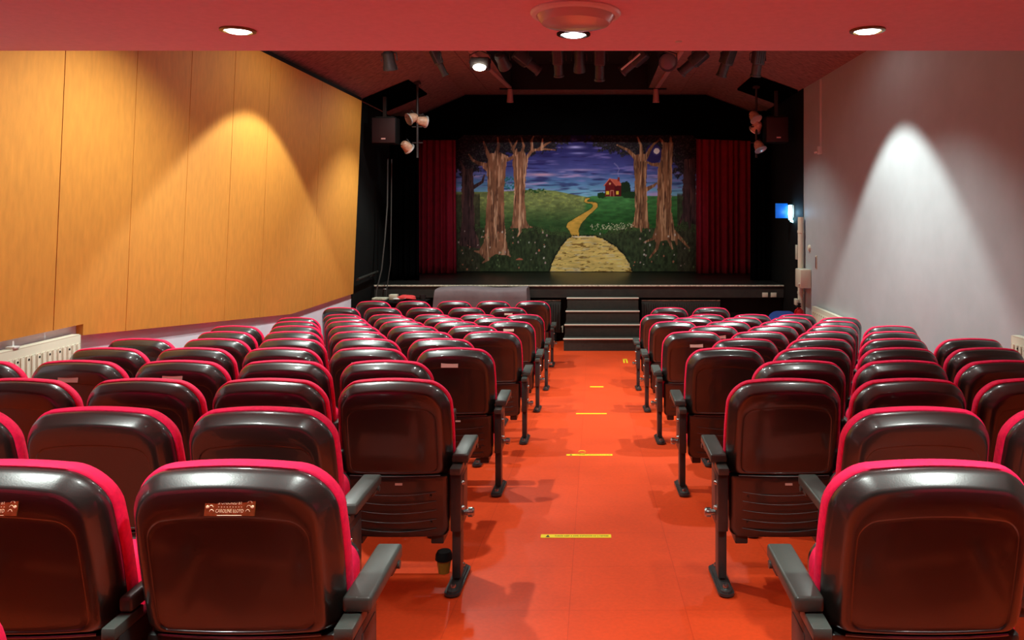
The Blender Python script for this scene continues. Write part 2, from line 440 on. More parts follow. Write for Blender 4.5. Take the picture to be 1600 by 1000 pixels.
for zz in (-.0195, .0195): scroll.tube([(-.03, -.0016, zz), (.03, -.0016, zz)], .0005, 5)
scroll_me = scroll.mesh('plaque_border', M_brasstext)
txt_top = text_mesh('SPONSORED BY', .0088, M_brasstext)
txt_a = text_mesh('CAROLINE LLOYD', .0088, M_brasstext)
txt_b = text_mesh('GEORGE LLOYD', .0088, M_brasstext)
mini_txt = {}

def back_point(x, z, d): return (x, recl(z) + d + .35 * x * x, z)
ORD = ['', 'first', 'second', 'third', 'fourth', 'fifth', 'sixth', 'seventh']
def seat(x, y, side, row, k, last, plaque=None, sticker=False):
    """side -1 left block, +1 right block; k = place counted from the aisle"""
    blk = 'left' if side < 0 else 'right'
    rowname = ROWNAME(row, side)
    pos = 'aisle seat' if k == 1 else ORD[k] + ' seat from the aisle'
    extra = ''
    if row == 0: lab = 'theatre seat whose crimson edge shows in the bottom left corner' if side < 0 and k == 1 else 'unseen theatre seat behind the nearest row, %s, %s block' % (pos, blk)
    else: lab = 'theatre seat, %s of %s, %s block' % (pos, rowname, blk)
    if plaque == 'brass': lab = 'theatre seat with brass plaque, %s of %s, %s block' % (pos, rowname, blk)
    t = thing('theatre_chair', (x, y, fz(y)), lab, 'chair', 'crimson theatre seats in the %s block' % blk)
    for n in ('back_shell', 'back_cushion', 'lower_back_panel', 'seat_cushion', 'seat_pan'): link(n, SP[n], t)
    for hx in (-.19, .19): link('hinge_bracket', SP['hinge_bracket'], t, (hx, 0, 0))
    def stand(sx, parts, end):
        for n in ('armrest', 'armrest_bracket', 'leg', 'foot_plate'):
            o = link(n, parts[n if end or n == 'foot_plate' else 'narrow_' + n], t, (sx, .08, 0))
            if n == 'leg' and end:
                link('pivot_knob', parts['pivot_knob'], o)
                for zz in (.475, .36): link('side_bolt', parts['side_bolt'], o, (0, 0, zz))
            if n == 'foot_plate' and end:
                for yb in (-.085, .175): link('foot_bolt', parts['foot_bolt'], o, (0, yb, 0))
            if n == 'foot_plate' and y < RAKE0: o.rotation_euler = (-math.atan(SLOPE), 0, 0)
    # the stand on the aisle side of every seat
    a = -side * PITCH / 2
    stand(a, AP if side < 0 else AP_R, k == 1)
    if last and not (side < 0 and row % 2 == 0): stand(-a, AP_R if side < 0 else AP, True)
    tilt = -math.atan(REC)
    if plaque == 'brass':
        p = link('plaque', brass_me, t, back_point(.024, ZT - .083, -.0150)); p['label'] = 'engraved brass plaque'
        p.rotation_euler = (tilt, 0, 0)
        for sx in (-1, 1): link('plaque_screw', screw_me, p, (sx * .055, -.0015, 0))
        link('plaque_border', scroll_me, p)
        for me, zz in ((txt_top, .0095), (txt_a if k == 1 else txt_b, -.0095)):
            o = link('lettering', me, p, (0, -.0018, zz)); o.rotation_euler = (R(90), 0, 0); o.scale = (.95, 1.35, 1)
    elif plaque:
        dx, dz = plaque
        p = link('plaque', plate_me, t, back_point(dx, ZT - dz, -.0145)); p['label'] = 'small cream plaque'
        p.rotation_euler = (tilt, 0, 0)
    if sticker:
        p = link('label_sticker', sticker_me, t, back_point(.02, .462, -.005)); p.rotation_euler = (tilt, 0, 0)
    return t
PITCH = .58
def row_y(n): return 1.875 if n == 1 else 1.90 + .785 * (n - 1)
NEAR = {1: 'nearest row', 2: 'second nearest row', 3: 'third nearest row', 4: 'fourth nearest row', 5: 'fifth nearest row', 6: 'sixth nearest row', 7: 'seventh nearest row'}
FAR = {0: 'front row by the stage', 1: 'second row from stage', 2: 'third row from stage', 3: 'fourth row from stage', 4: 'fifth row from stage', 5: 'sixth row from stage', 6: 'seventh row from stage'}
def ROWNAME(n, side):
    if n <= 6: return NEAR.get(n, 'nearest row')
    return FAR[(13 if side < 0 else 12) - n]
LEFT = {0: 3, 1: 2, 2: 3, 3: 4}
RIGHT = {1: 1, 2: 2, 3: 3, 4: 3, 12: 2, 13: 0, 0: 2}
PLQ = {(-1, 1, 1): 'brass', (-1, 1, 2): 'brass', (-1, 4, 4): (-.0, .085), (-1, 4, 3): (.0, .075), (-1, 5, 1): (-.02, .095), (-1, 5, 2): (-.03, .09),
       (-1, 9, 1): (-.01, .075), (-1, 12, 1): (.01, .072), (1, 7, 1): (.02, .105), (1, 8, 1): (.055, .09), (1, 4, 1): (-.02, .09)}
for n in range(0, 14):
    for side in (-1, 1):
        if side < 0:
            cnt = LEFT.get(n, 5); x0 = (-.92 if n < 6 else -.885) if n % 2 else (-1.195 if n < 6 else -1.165)
            if n == 4: x0 = -1.17
            if n == 0: x0 = -1.225
            if n == 1: x0 = -.91
        else:
            cnt = RIGHT.get(n, 4); x0 = (.89 if n < 6 else .875) if n % 2 else 1.172
            if n == 1: x0 = .862
            if n == 12: x0 = 1.06
        for k in range(1, cnt + 1):
            x = x0 + side * PITCH * (k - 1)
            if side < 0 and n == 13: x = [-.894, -1.475, -2.056, -2.67, -3.26][k - 1]
            seat(x, row_y(n), side, n, k, k == cnt and cnt >= (5 if side < 0 else 4) or n == 12 and side > 0 and k == cnt, PLQ.get((side, n, k)), k == 1 and n in (3, 5))

# ------------------------------------------------------------------ stage, steps
t = thing('stage', (0, YS, 0), 'black raised stage with a worn pale front edge', 'stage')
def atp(t, name, mb, m, **kw):
    o = mb.build(name, m, t, **kw)
    o.location = (-t.location.x, -t.location.y, -t.location.z) if not kw.get('loc') else kw['loc']
    return o
ST = 1.0
M_stagefloor = mat('stage_floor_black', (.010, .009, .008), .38, noise=.5, nscale=6, bump=.1, bscale=30)
M_stagefront = mat('stage_front_black', (.022, .020, .016), .6, noise=.35, nscale=9)
XS0, XS1 = XL + .03, XR - .02
atp(t, 'deck', MB().box(XS0, XS1, YS, YE - .01, ST - .06, ST), M_stagefloor, smooth=False)
atp(t, 'edge_strip', MB().box(XS0, XS1, YS - .012, YS, ST - .022, ST + .004, .003), M_edge)
atp(t, 'fascia_board', MB().box(XS0, XS1, YS + .005, YS + .03, ST - .22, ST - .022), M_stagefront, smooth=False)
atp(t, 'front_panel', MB().box(XS0, XS1, YS + .14, YS + .17, 0.005, ST - .06), M_black, smooth=False)
t = thing('stage_steps', (.1, 12.6, 0), 'black four tread wooden steps with pale nosings leading up to the stage', 'steps')
SX0, SX1 = -.475, .80
M_step = mat('step_black', (.030, .028, .022), .6, noise=.3, nscale=18)
for k in range(4):
    y0 = 12.62 + .22 * k; z1 = .2 * (k + 1)
    atp(t, 'tread', MB().box(SX0 + .012 * k, SX1 - .003 * k, y0, 13.49, max(0.002, z1 - .2), z1, .003), M_step, smooth=False)
    atp(t, 'nosing', MB().box(SX0 + .012 * k - .01, SX1 - .003 * k + .006, y0 - .012, y0 + .03, z1 - .016, z1 + .006, .004), M_alu)
# two black panel heaters under the stage edge
def ribs_heater(x0, x1, y, z0, z1, label):
    t = thing('stage_radiator', ((x0 + x1) / 2, y, z0), label, 'radiator', 'black radiators under the stage edge')
    mb = MB().box(x0, x1, y, y + .03, z0, z1, .004)
    n = int((x1 - x0) / .042)
    for i in range(n):
        xx = x0 + (i + .5) * (x1 - x0) / n
        mb.box(xx - .013, xx + .013, y - .012, y + .004, z0 + .05, z1 - .05, .005)
    atp(t, 'panel', mb, M_stagefront)
    atp(t, 'top_grille', MB().box(x0, x1, y, y + .06, z1, z1 + .012, .003), M_edge)
    atp(t, 'valve', MB().tube([(x1 + .03, y + .02, z0 + .12), (x1 + .03, y + .02, z0)], .012, 10).tube([(x1, y + .02, z0 + .1), (x1 + .03, y + .02, z0 + .1)], .009, 10), M_edge)
    for x in (x0 + .1, x1 - .1): atp(t, 'foot', MB().box(x - .02, x + .02, y, y + .05, 0, z0 + .01), M_black)
ribs_heater(-1.35, -.56, YS + .04, .16, .72, 'black ribbed radiator under the stage edge left of the steps')
ribs_heater(.86, 2.25, YS + .04, .16, .72, 'black ribbed radiator under the stage edge right of the steps')

# ------------------------------------------------------------------ painted cloth
def paint(W, H):
    U0, U1, V0, V1 = 60., 1535., 92., 892.
    u, v = np.meshgrid(np.linspace(U0, U1, W), np.linspace(V0, V1, H))
    rng = np.random.default_rng(7)
    def vnoise(sx, sy, seed):
        g = np.random.default_rng(seed).random((int((V1 - V0) / sy) + 3, int((U1 - U0) / sx) + 3))
        a = (u - U0) / sx; b = (v - V0) / sy; i = a.astype(int); j = b.astype(int); fx = a - i; fy = b - j
        fx = fx * fx * (3 - 2 * fx); fy = fy * fy * (3 - 2 * fy)
        return (g[j, i] * (1 - fx) + g[j, i + 1] * fx) * (1 - fy) + (g[j + 1, i] * (1 - fx) + g[j + 1, i + 1] * fx) * fy
    def fb(sx, sy, seed): return (vnoise(sx, sy, seed) * .55 + vnoise(sx / 2.1, sy / 2.1, seed + 1) * .3 + vnoise(sx / 4.3, sy / 4.3, seed + 2) * .15)
    img = np.zeros((H, W, 3))
    def c(*a): return np.array(a, float)
    def blend(mask, col):
        nonlocal img
        m = np.clip(mask, 0, 1)[..., None]; img = img * (1 - m) + m * col
    def ss(a, b, x): t_ = np.clip((x - a) / (b - a), 0, 1); return t_ * t_ * (3 - 2 * t_)
    def poly(pts, jit=0):
        uu = u + (fb(14, 14, 91) - .5) * jit; vv = v + (fb(14, 14, 95) - .5) * jit
        ins = np.zeros(u.shape, bool); n = len(pts)
        for k in range(n):
            x0, y0 = pts[k]; x1, y1 = pts[(k + 1) % n]
            if y0 == y1: continue
            cnd = ((y0 > vv) != (y1 > vv)) & (uu < (x1 - x0) * (vv - y0) / (y1 - y0) + x0); ins ^= cnd
        return ins.astype(float)
    def stroke(pts, w0, w1):
        m = np.zeros(u.shape); n = len(pts) - 1
        for k in range(n):
            a = np.array(pts[k], float); b = np.array(pts[k + 1], float); d = b - a; L = max(1e-6, (d ** 2).sum())
            t_ = np.clip(((u - a[0]) * d[0] + (v - a[1]) * d[1]) / L, 0, 1)
            dist = np.hypot(u - a[0] - t_ * d[0], v - a[1] - t_ * d[1])
            ww = w0 + (w1 - w0) * (k + t_) / n
            m = np.maximum(m, np.clip((ww / 2 + 1 - dist) / 2, 0, 1))
        return m
    # sky
    stops = [(90, (30, 25, 70)), (200, (50, 48, 108)), (300, (78, 84, 150)), (370, (88, 128, 176)), (440, (124, 184, 208)), (900, (124, 184, 208))]
    for ch in range(3): img[..., ch] = np.interp(v, [s[0] for s in stops], [s[1][ch] for s in stops])
    n1 = fb(150, 16, 3); n2 = fb(110, 11, 13); n3 = fb(170, 22, 23)
    blend(ss(.55, .72, n1) * .55, c(150, 135, 200)); blend(ss(.56, .75, n2) * .7, c(38, 32, 86)); blend(ss(.62, .78, n3) * ss(250, 320, v) * .8, c(185, 160, 205))
    blend(np.exp(-((u - 600) / 80) ** 2 - ((v - 328) / 9) ** 2) * .9, c(228, 170, 190)); blend(np.exp(-((u - 800) / 45) ** 2 - ((v - 168) / 8) ** 2), c(180, 175, 225))
    blend(np.exp(-((u - 820) / 50) ** 2 - ((v - 203) / 6) ** 2) * .8, c(160, 160, 220)); blend(np.exp(-((u - 830) / 110) ** 2 - ((v - 300) / 6) ** 2) * .7, c(205, 180, 215))
    blend(np.exp(-((u - 100) / 40) ** 2 - ((v - 410) / 12) ** 2), c(150, 150, 225))
    # hills
    g = fb(40, 12, 33); g2 = fb(16, 10, 43)
    hillL = 428 - 12 * np.exp(-((u - 560) / 160) ** 2) + np.clip(u - 680, 0, 900) * .16
    ml = ss(-2, 2, v - hillL) * (u < 930)
    colL = c(116, 128, 74)[None, None] * (1 - ss(470, 640, v))[..., None] + c(48, 78, 40)[None, None] * ss(470, 640, v)[..., None]
    colL = colL * (.78 + .5 * g[..., None]); colL = colL + (ss(.55, .7, g2) * ss(640, 460, v) * 26)[..., None] * c(1, 1, .3)
    blend(ml, colL)
    hillR = 452 + 0 * u + np.clip(900 - u, 0, 400) * .25
    mr = ss(-2, 2, v - hillR) * ss(840, 875, u)
    colR = c(70, 128, 66)[None, None] * (1 - ss(450, 640, v))[..., None] + c(38, 80, 34)[None, None] * ss(450, 640, v)[..., None]
    blend(mr, colR * (.7 + .6 * g[..., None]))
    blend(ss(.5, .62, fb(12, 10, 53)) * (np.abs(u - 550) < 75) * ss(404, 412, v) * (v < 434), c(46, 82, 38))
    blend(ss(.45, .6, fb(10, 9, 57)) * (np.hypot((u - 410) / 34, (v - 380) / 44) < 1), c(44, 110, 110))
    # dark foreground
    fg = 635 + 30 * (fb(26, 30, 63) - .5) + np.clip(u - 560, 0, 250) * .16 * (u < 830) + np.clip(1080 - u, 0, 170) * .30 * (u > 830)
    mf = ss(-6, 6, v - fg)
    gr = fb(10, 22, 73)
    blend(mf, c(50, 60, 36)[None, None] * (.55 + .9 * gr[..., None]))
    blend(((u < 235) | (u > 1400)) * ss(430, 450, v) * .8, c(62, 60, 44)[None, None] * (.55 + .8 * gr[..., None]))
    tuft = np.abs(((u + (fb(8, 8, 83) - .5) * 22) % 9) - 4.5) / 4.5
    blend((tuft > .72) * (np.abs(v - fg) < 26) * (fb(30, 30, 85) > .45), c(70, 92, 46))
    # path
    upper = [(858, 466), (880, 463), (886, 468), (868, 477), (870, 485), (918, 489), (932, 500), (930, 516), (905, 540), (868, 575), (834, 612), (818, 650), (822, 686), (778, 686), (765, 655), (745, 630), (756, 608), (800, 580), (850, 552), (890, 528), (905, 510), (898, 498), (862, 492), (852, 482)]
    yel = c(206, 160, 66)[None, None] * (.86 + .28 * fb(30, 9, 101)[..., None])
    blend(stroke(upper + upper[:1], 7, 7) * .8, c(40, 60, 26)); blend(poly(upper), yel)
    low = [(780, 686), (915, 686), (980, 712), (1040, 752), (1090, 800), (1118, 846), (1132, 895), (648, 895), (664, 838), (690, 786), (722, 740), (752, 706)]
    blend(stroke(low + low[:1], 16, 16) * ss(.38, .5, fb(9, 9, 111)), c(22, 20, 18))
    yl = c(218, 186, 104)[None, None] * (.84 + .3 * fb(40, 8, 121)[..., None])
    blend(poly(low, 12), yl); blend(poly(low, 12) * ss(.63, .7, fb(34, 7, 131)), c(132, 100, 46)); blend(poly(low, 12) * ss(.62, .72, fb(50, 9, 141)) * .7, c(206, 190, 150))
    blend(stroke([(790, 690), (910, 690)], 6, 6) * .8, c(226, 216, 190))
    # bush and house
    blend((np.hypot((u - 1092) / 34, (v - 412) / 46) < .8 + .4 * fb(12, 12, 151)) * 1., c(26, 44, 24)); blend((np.hypot((u - 1135) / 70, (v - 446) / 22) < .7 + .5 * fb(12, 12, 161)) * 1., c(30, 58, 28))
    blend((np.hypot((u - 955) / 26, (v - 448) / 18) < .8 + .4 * fb(10, 10, 163)) * 1., c(30, 62, 28))
    blend(poly([(974, 388), (1068, 388), (1070, 456), (974, 456)]), c(112, 26, 28)); blend(poly([(1032, 392), (1068, 392), (1068, 456), (1032, 456)]), c(86, 18, 24))
    blend(poly([(968, 392), (1003, 350), (1040, 392)]), c(120, 30, 30)); blend(poly([(1003, 350), (1056, 356), (1072, 390), (1040, 392)]), c(196, 92, 70))
    blend(stroke([(968, 392), (1003, 350), (1040, 392)], 5, 5), c(214, 110, 84)); blend(poly([(1049, 344), (1062, 344), (1062, 366), (1049, 366)]), c(130, 40, 34))
    blend(poly([(980, 424), (998, 424), (998, 444), (980, 444)]) + poly([(1040, 422), (1056, 422), (1056, 442), (1040, 442)]), c(236, 190, 60))
    blend(stroke([(1006, 452), (1008, 420), (1024, 420), (1026, 452)], 4, 4), c(205, 130, 100)); blend((np.hypot(u - 1003, v - 380) < 6) * 1., c(222, 170, 110))
    blend(stroke([(1056, 342), (1050, 316), (1058, 296), (1046, 276), (1030, 262)], 4, 8) * .55, c(150, 140, 185))
    # tree crowns
    def crown(f, seed):
        m = ss(0, .10, f + (fb(16, 16, seed) - .5) * .55)
        sp = fb(7, 7, seed + 5)
        blend(m * .96, c(34, 27, 30)); blend(m * ss(.58, .66, sp) * .65, c(86, 74, 74)); blend(m * ss(.60, .7, fb(8, 8, seed + 8)) * .5, c(40, 56, 40))
    crown(np.maximum(1 - np.hypot((u - 130) / 250, (v - 100) / 230), 1 - np.hypot((u - 430) / 350, (v - 90) / 130)), 171)
    crown(np.maximum(1 - np.hypot((u - 1200) / 350, (v - 90) / 125), 1 - np.hypot((u - 1470) / 150, (v - 110) / 250)), 181)
    # trees
    def bark(mask, base, lite, dark, seed, shade=1):
        s1 = fb(9, 120, seed); s2 = fb(6, 90, seed + 4)
        col = c(*base)[None, None] * (.75 + .5 * fb(22, 60, seed + 9)[..., None])
        blend(mask, col); blend(mask * ss(.56, .68, s1) * .8, c(*lite)); blend(mask * ss(.58, .7, s2) * .75, c(*dark))
    def roots(list_, w0, w1):
        m = np.zeros(u.shape)
        for pts in list_: m = np.maximum(m, stroke(pts, w0, w1))
        return m
    DK = ((70, 48, 48), (104, 70, 62), (30, 22, 22))
    bark(np.maximum(poly([(128, 300), (196, 290), (204, 640), (240, 760), (110, 740), (128, 600)], 14), roots([[(200, 400), (250, 370), (262, 330)], [(150, 310), (120, 250)]], 22, 8)), *DK, 201)
    bark(np.maximum(poly([(1440, 240), (1508, 230), (1515, 620), (1440, 600), (1430, 520)], 14), roots([[(1440, 560), (1410, 620)], [(1470, 580), (1475, 640)]], 22, 8)), *DK, 211)
    BK = ((146, 98, 70), (220, 172, 134), (70, 42, 32))
    m2 = np.maximum(poly([(428, 250), (440, 196), (496, 190), (520, 240), (508, 330), (500, 470), (508, 600), (520, 640), (420, 640), (432, 560), (440, 420)], 8),
                    roots([[(445, 215), (430, 170), (405, 120)], [(480, 210), (495, 160), (480, 110)], [(505, 240), (545, 185), (610, 178), (680, 184)], [(545, 190), (540, 130), (552, 105)], [(585, 180), (625, 150), (655, 135)], [(600, 178), (606, 120)], [(430, 180), (455, 130)]], 20, 6))
    m2 = np.maximum(m2, roots([[(500, 600), (520, 630), (545, 634)], [(470, 620), (474, 660), (458, 688)], [(440, 620), (418, 636)]], 22, 6))
    bark(m2, *BK, 221)
    m1 = np.maximum(poly([(275, 280), (290, 205), (350, 196), (400, 220), (388, 300), (378, 420), (380, 600), (392, 720), (415, 800), (330, 790), (270, 830), (235, 790), (262, 700), (272, 540), (282, 400)], 8),
                    roots([[(290, 225), (272, 180), (258, 135)], [(330, 215), (345, 160), (340, 110)], [(380, 245), (420, 232), (450, 205), (452, 180)], [(285, 275), (230, 262), (195, 245), (172, 210)], [(285, 300), (255, 285)]], 26, 8))
    m1 = np.maximum(m1, roots([[(380, 720), (395, 780), (415, 804)], [(300, 760), (285, 820), (250, 842)], [(262, 740), (235, 780), (205, 772)], [(345, 740), (350, 790)]], 26, 8))
    bark(m1, *BK, 231)
    BK2 = ((136, 92, 62), (204, 156, 114), (66, 40, 28))
    m3 = np.maximum(poly([(1140, 230), (1160, 210), (1210, 205), (1224, 260), (1218, 380), (1226, 520), (1230, 640), (1140, 636), (1152, 540), (1150, 380)], 8),
                    roots([[(1150, 225), (1110, 185), (1046, 155)], [(1190, 220), (1186, 160), (1166, 110)], [(1215, 230), (1240, 180), (1262, 150), (1290, 130)], [(1225, 410), (1262, 392), (1280, 375)], [(1150, 610), (1125, 634)], [(1186, 620), (1188, 660)], [(1222, 610), (1232, 640)]], 24, 8))
    bark(m3, *BK2, 241)
    m4 = np.maximum(poly([(1285, 300), (1300, 250), (1312, 180), (1318, 140), (1376, 140), (1372, 280), (1368, 420), (1366, 540), (1384, 640), (1400, 715), (1330, 712), (1270, 720), (1276, 600), (1284, 440)], 8),
                    roots([[(1300, 270), (1250, 268), (1215, 250)], [(1330, 160), (1300, 118)], [(1365, 160), (1362, 110)], [(1282, 650), (1260, 700), (1205, 722)], [(1295, 690), (1280, 760), (1238, 812)], [(1345, 690), (1372, 760)], [(1380, 660), (1430, 710), (1470, 755)], [(1390, 690), (1398, 735)]], 26, 8))
    bark(m4, *BK2, 251)
    # moon between the trees
    oval = np.hypot((u - 1262) / 50, (v - 205) / 62)
    blend(ss(1.0, .9, oval) * (m4 < .5) * (m3 < .5), c(44, 34, 84)); blend(ss(34, 10, np.hypot(u - 1279, v - 190)) * .5, c(120, 100, 170)); blend((np.hypot(u - 1279, v - 190) < 17) * 1., c(246, 214, 206))
    # flowers
    for _ in range(120):
        a = rng.uniform(80, 1500); b = rng.uniform(650, 880)
        if 640 < a < 1140 and b > 690: continue
        col = [(190, 160, 150), (214, 206, 190), (200, 120, 90), (110, 130, 80)][rng.integers(4)]
        blend((np.hypot((u - a), (v - b) / 1.4) < rng.uniform(2, 5.2)) * .8, c(*col))
    for _ in range(90):
        a = rng.uniform(880, 1140); b = rng.uniform(610, 650)
        blend((np.hypot((u - a), (v - b)) < 3.2) * .8, c(190, 190, 150))
    blend((np.hypot((u - 470) / 22, (v - 830) / 16) < 1) * (v < 826) * 1., c(170, 92, 70))
    img *= (.92 + .16 * fb(60, 60, 301))[..., None]
    s = np.clip(img / 255, 0, 1)
    return np.where(s <= .04045, s / 12.92, ((s + .055) / 1.055) ** 2.4)
GW, GH = 500, 280
pc = paint(GW, GH)
CY = 16.6
cx0, cx1, cz0, cz1 = -3.08, 2.32, ST + .012, 3.98
gx, gz = np.meshgrid(np.linspace(cx0, cx1, GW), np.linspace(cz1, cz0, GH))
gy = CY + .012 * np.sin(gx * 5.1 + .6 * np.sin(gz * 1.4)) + .006 * np.sin(gx * 13 + gz)
verts = np.stack([gx, gy, gz], -1).reshape(-1, 3)
idx = np.arange(GW * GH).reshape(GH, GW)
faces = np.stack([idx[1:, :-1], idx[1:, 1:], idx[:-1, 1:], idx[:-1, :-1]], -1).reshape(-1, 4)
me = bpy.data.meshes.new('painted_cloth'); me.from_pydata(verts.tolist(), [], faces.tolist())
ca = me.color_attributes.new('paint', 'FLOAT_COLOR', 'POINT')
ca.data.foreach_set('color', np.concatenate([np.clip(pc * 1.3, 0, 1), np.ones((GH, GW, 1))], -1).reshape(-1).astype(np.float32))
m = bpy.data.materials.new('painted_canvas'); m.use_nodes = True; nt, b = nodes_of(m); b.inputs['Roughness'].default_value = .85; b.inputs['Specular IOR Level'].default_value = .2
at = nt.nodes.new('ShaderNodeAttribute'); at.attribute_name = 'paint'; nt.links.new(at.outputs['Color'], b.inputs['Base Color'])
me.materials.append(m); me.shade_smooth()
t = thing('painted_backdrop', (-.38, CY, ST), 'stage backcloth painted with trees, cottage and winding yellow path', 'backdrop')
o = link('cloth', me, t); o.location = (.38, -CY, -ST)
mb = MB().tube([(cx0, CY, cz1 + .03), (cx1, CY, cz1 + .03)], .03, 12)
atp(t, 'hanging_batten', mb, M_black)
for xx in (cx0 + .4, 0, cx1 - .4): atp(t, 'batten_rope', MB().tube([(xx, CY, cz1 + .05), (xx, CY, FZ + .02)], .006, 6), M_black)

# curtains either side
def drape(x0, x1, y, z0, z1, m, name, label, cat, group=None, folds=9, amp=.05, parent=None, flare=0.):
    n = folds * 14
    F = []; B = []
    rows = 14
    mb = MB(); grid = []
    for r in range(rows + 1):
        f = r / rows; z = z1 + (z0 - z1) * f
        L = []
        for i in range(n + 1):
            s_ = i / n
            x = x0 + (x1 - x0) * s_ + flare * f * (s_ - .5)
            yy = y + amp * (.55 + .45 * f) * math.sin(2 * math.pi * folds * s_ + .8 * math.sin(3 * s_ * 6.3)) + .02 * math.sin(17 * s_ + 2 * f)
            L.append(mb.bm.verts.new((x, yy, z)))
        grid.append(L)
    for a, b in zip(grid, grid[1:]):
        for i in range(n): mb.bm.faces.new((a[i], a[i + 1], b[i + 1], b[i]))
    me = mb.mesh(name, m, angle=80)
    o = link(name, me, parent)
    md = o.modifiers.new('thickness', 'SOLIDIFY'); md.thickness = .006
    if not parent: tag(o, label, cat, group)
    return o
drape(-3.80, -2.88, 16.15, ST + .006, 3.95, M_curtain, 'stage_curtain', 'dark crimson stage curtain left of the painted cloth', 'curtain', 'crimson stage curtains', 7, .05, flare=.03)
drape(2.18, 3.34, 16.15, ST + .006, 3.93, M_curtain, 'stage_curtain', 'dark crimson stage curtain right of the painted cloth', 'curtain', 'crimson stage curtains', 9, .05)
drape(-3.84, -3.28, 14.5, ST + .006, 4.1, M_blackcloth, 'stage_leg_drape', 'black side drape hanging at the left of the stage', 'curtain', 'black side drapes', 5, .04)
drape(2.98, 3.36, 14.5, ST + .006, 4.2, M_blackcloth, 'stage_leg_drape', 'black side drape hanging at the right of the stage', 'curtain', 'black side drapes', 4, .04)
# black border across the top of the stage
hz = 3.86
mb = MB().box(XL + .03, XR - .02, YH, YH + .05, hz - .09, 4.9)
o = None
mb = MB()
poly = [(-3.84, hz - .12), (-2.72, hz - .12), (-2.60, hz - .02), (2.0, hz - .02), (2.10, hz - .10), (3.36, hz - .14), (3.36, RE_ - .03), (2.27, 4.64), (-2.55, 4.64), (-3.84, LE - .08)]
mb.prism([(x, z) for x, z in poly], .05, Matrix.Translation((0, YH + .05, 0)) @ Matrix.Rotation(R(90), 4, 'X'))
tag(mb.build('stage_border', M_blackcloth, smooth=False), 'black border across the top of the stage opening', 'border')

# ------------------------------------------------------------------ covered piano, clutter table at the foot of the stage
M_cover = mat('grey_mauve_cover', (.17, .125, .135), .85, noise=.12, nscale=12)
def cover():
    x0, x1, y0, y1, zt = -2.62, -1.10, 12.72, 13.3, 1.0
    nx, ny = 48, 10
    mb = MB(); rnd = random.Random(5)
    def h(x): return zt + .012 * math.sin(7 * x) - .012 * math.exp(-((x + 1.25) / .12) ** 2)
    cols = []
    prof = [(y0 - .05, .02), (y0 - .04, .3), (y0 - .03, .6), (y0 - .02, .86), (y0 - .005, .955), (y0 + .02, .985), (y0 + .06, 1.0), (y0 + .25, 1.005), (y1 - .05, 1.0), (y1, .985), (y1 + .02, .9), (y1 + .03, .4), (y1 + .03, .02)]
    for j, (yy, zz) in enumerate(prof):
        L = []
        for i in range(nx + 1):
            s_ = i / nx; x = x0 + (x1 - x0) * s_
            k = 0 if zz > .97 else (1 - zz)
            yv = yy + .035 * k * math.sin(x * 11 + 1.2 * math.sin(x * 4)) + (.012 * math.sin(14 * (x * .9 + zz * 1.6)) if zz > .3 and x > -1.6 else 0)
            zv = zz + (.014 * math.sin(5 * x) - .02 * s_ * 0) * (1 if zz > .9 else 0)
            xv = x + (.03 * k * (1 if s_ > .97 else -1 if s_ < .03 else 0)) + (.10 * (s_ - .5) * k)
            L.append(mb.bm.verts.new((xv, yv, zv)))
        cols.append(L)
    for a, b in zip(cols, cols[1:]):
        for i in range(nx): mb.bm.faces.new((a[i], a[i + 1], b[i + 1], b[i]))
    for i in (0, nx):
        mb.bm.faces.new([c_[i] for c_ in cols])
    o = mb.build('covered_piano', M_cover, angle=50)
    tag(o, 'low upright piano under a dusty mauve grey cloth cover before the stage', 'covered piano')
cover()
t = thing('side_table', (-3.15, 12.75, 0), 'small black table with clutter at the foot of the stage, left corner', 'table')
atp(t, 'table_top', MB().box(-3.64, -2.72, 12.42, 12.88, .80, .83, .004), M_black)
for x in (-3.6, -2.78):
    for y in (12.47, 12.83): atp(t, 'leg', MB().box(x - .02, x + .02, y - .02, y + .02, 0, .80), M_black)
M_red = mat('red_cloth', (.75, .05, .05), .8, noise=.2, nscale=20)
def lump(name, cx, cy, cz, sx, sy, sz, m, label, cat, seed):
    bm = bmesh.new(); bmesh.ops.create_icosphere(bm, subdivisions=3, radius=1)
    r = random.Random(seed); a = [r.uniform(2, 5) for _ in range(6)]
    for v in bm.verts:
        p = v.co; k = 1 + .18 * math.sin(a[0] * p.x + a[1] * p.y) + .15 * math.sin(a[2] * p.z + a[3] * p.x + 1)
        v.co = Vector((p.x * sx * k, p.y * sy * k, max(-.6, p.z) * sz * k))
    mb = MB().add(bm, Matrix.Translation((cx, cy, cz)))
    lo = min(v.co.z for v in mb.bm.verts)
    for v in mb.bm.verts: v.co.z += .831 - lo
    tag(mb.build(name, m, angle=80), label, cat)
lump('red_bundle', -3.08, 12.7, .86, .16, .08, .045, M_red, 'crumpled red cloth on the black table by the stage', 'cloth', 3)
tag(MB().box(-3.36, -3.23, 12.66, 12.78, .831, .92, .006).build('carton', M_cream), 'small cream carton on the black table by the stage', 'box')
tag(MB().lathe([(0, .831), (.05, .831), (.10, .865), (.105, .87), (.095, .868), (.045, .838), (0, .838)], 24, Matrix.Translation((-3.16, 12.56, 0))).build('shallow_bowl', M_white), 'white shallow bowl on the black table by the stage', 'bowl')
tag(MB().box(-3.63, -3.40, 12.62, 12.82, .831, .865, .004).build('paper_stack', M_edge), 'stack of pale papers on the black table, left end', 'papers')
tag(MB().lathe([(0, .831), (.045, .831), (.05, .91), (.046, .91), (.042, .84), (0, .84)], 20, Matrix.Translation((-2.82, 12.75, 0))).build('dark_pot', M_steel), 'dark grey pot on the right end of the black table', 'pot')

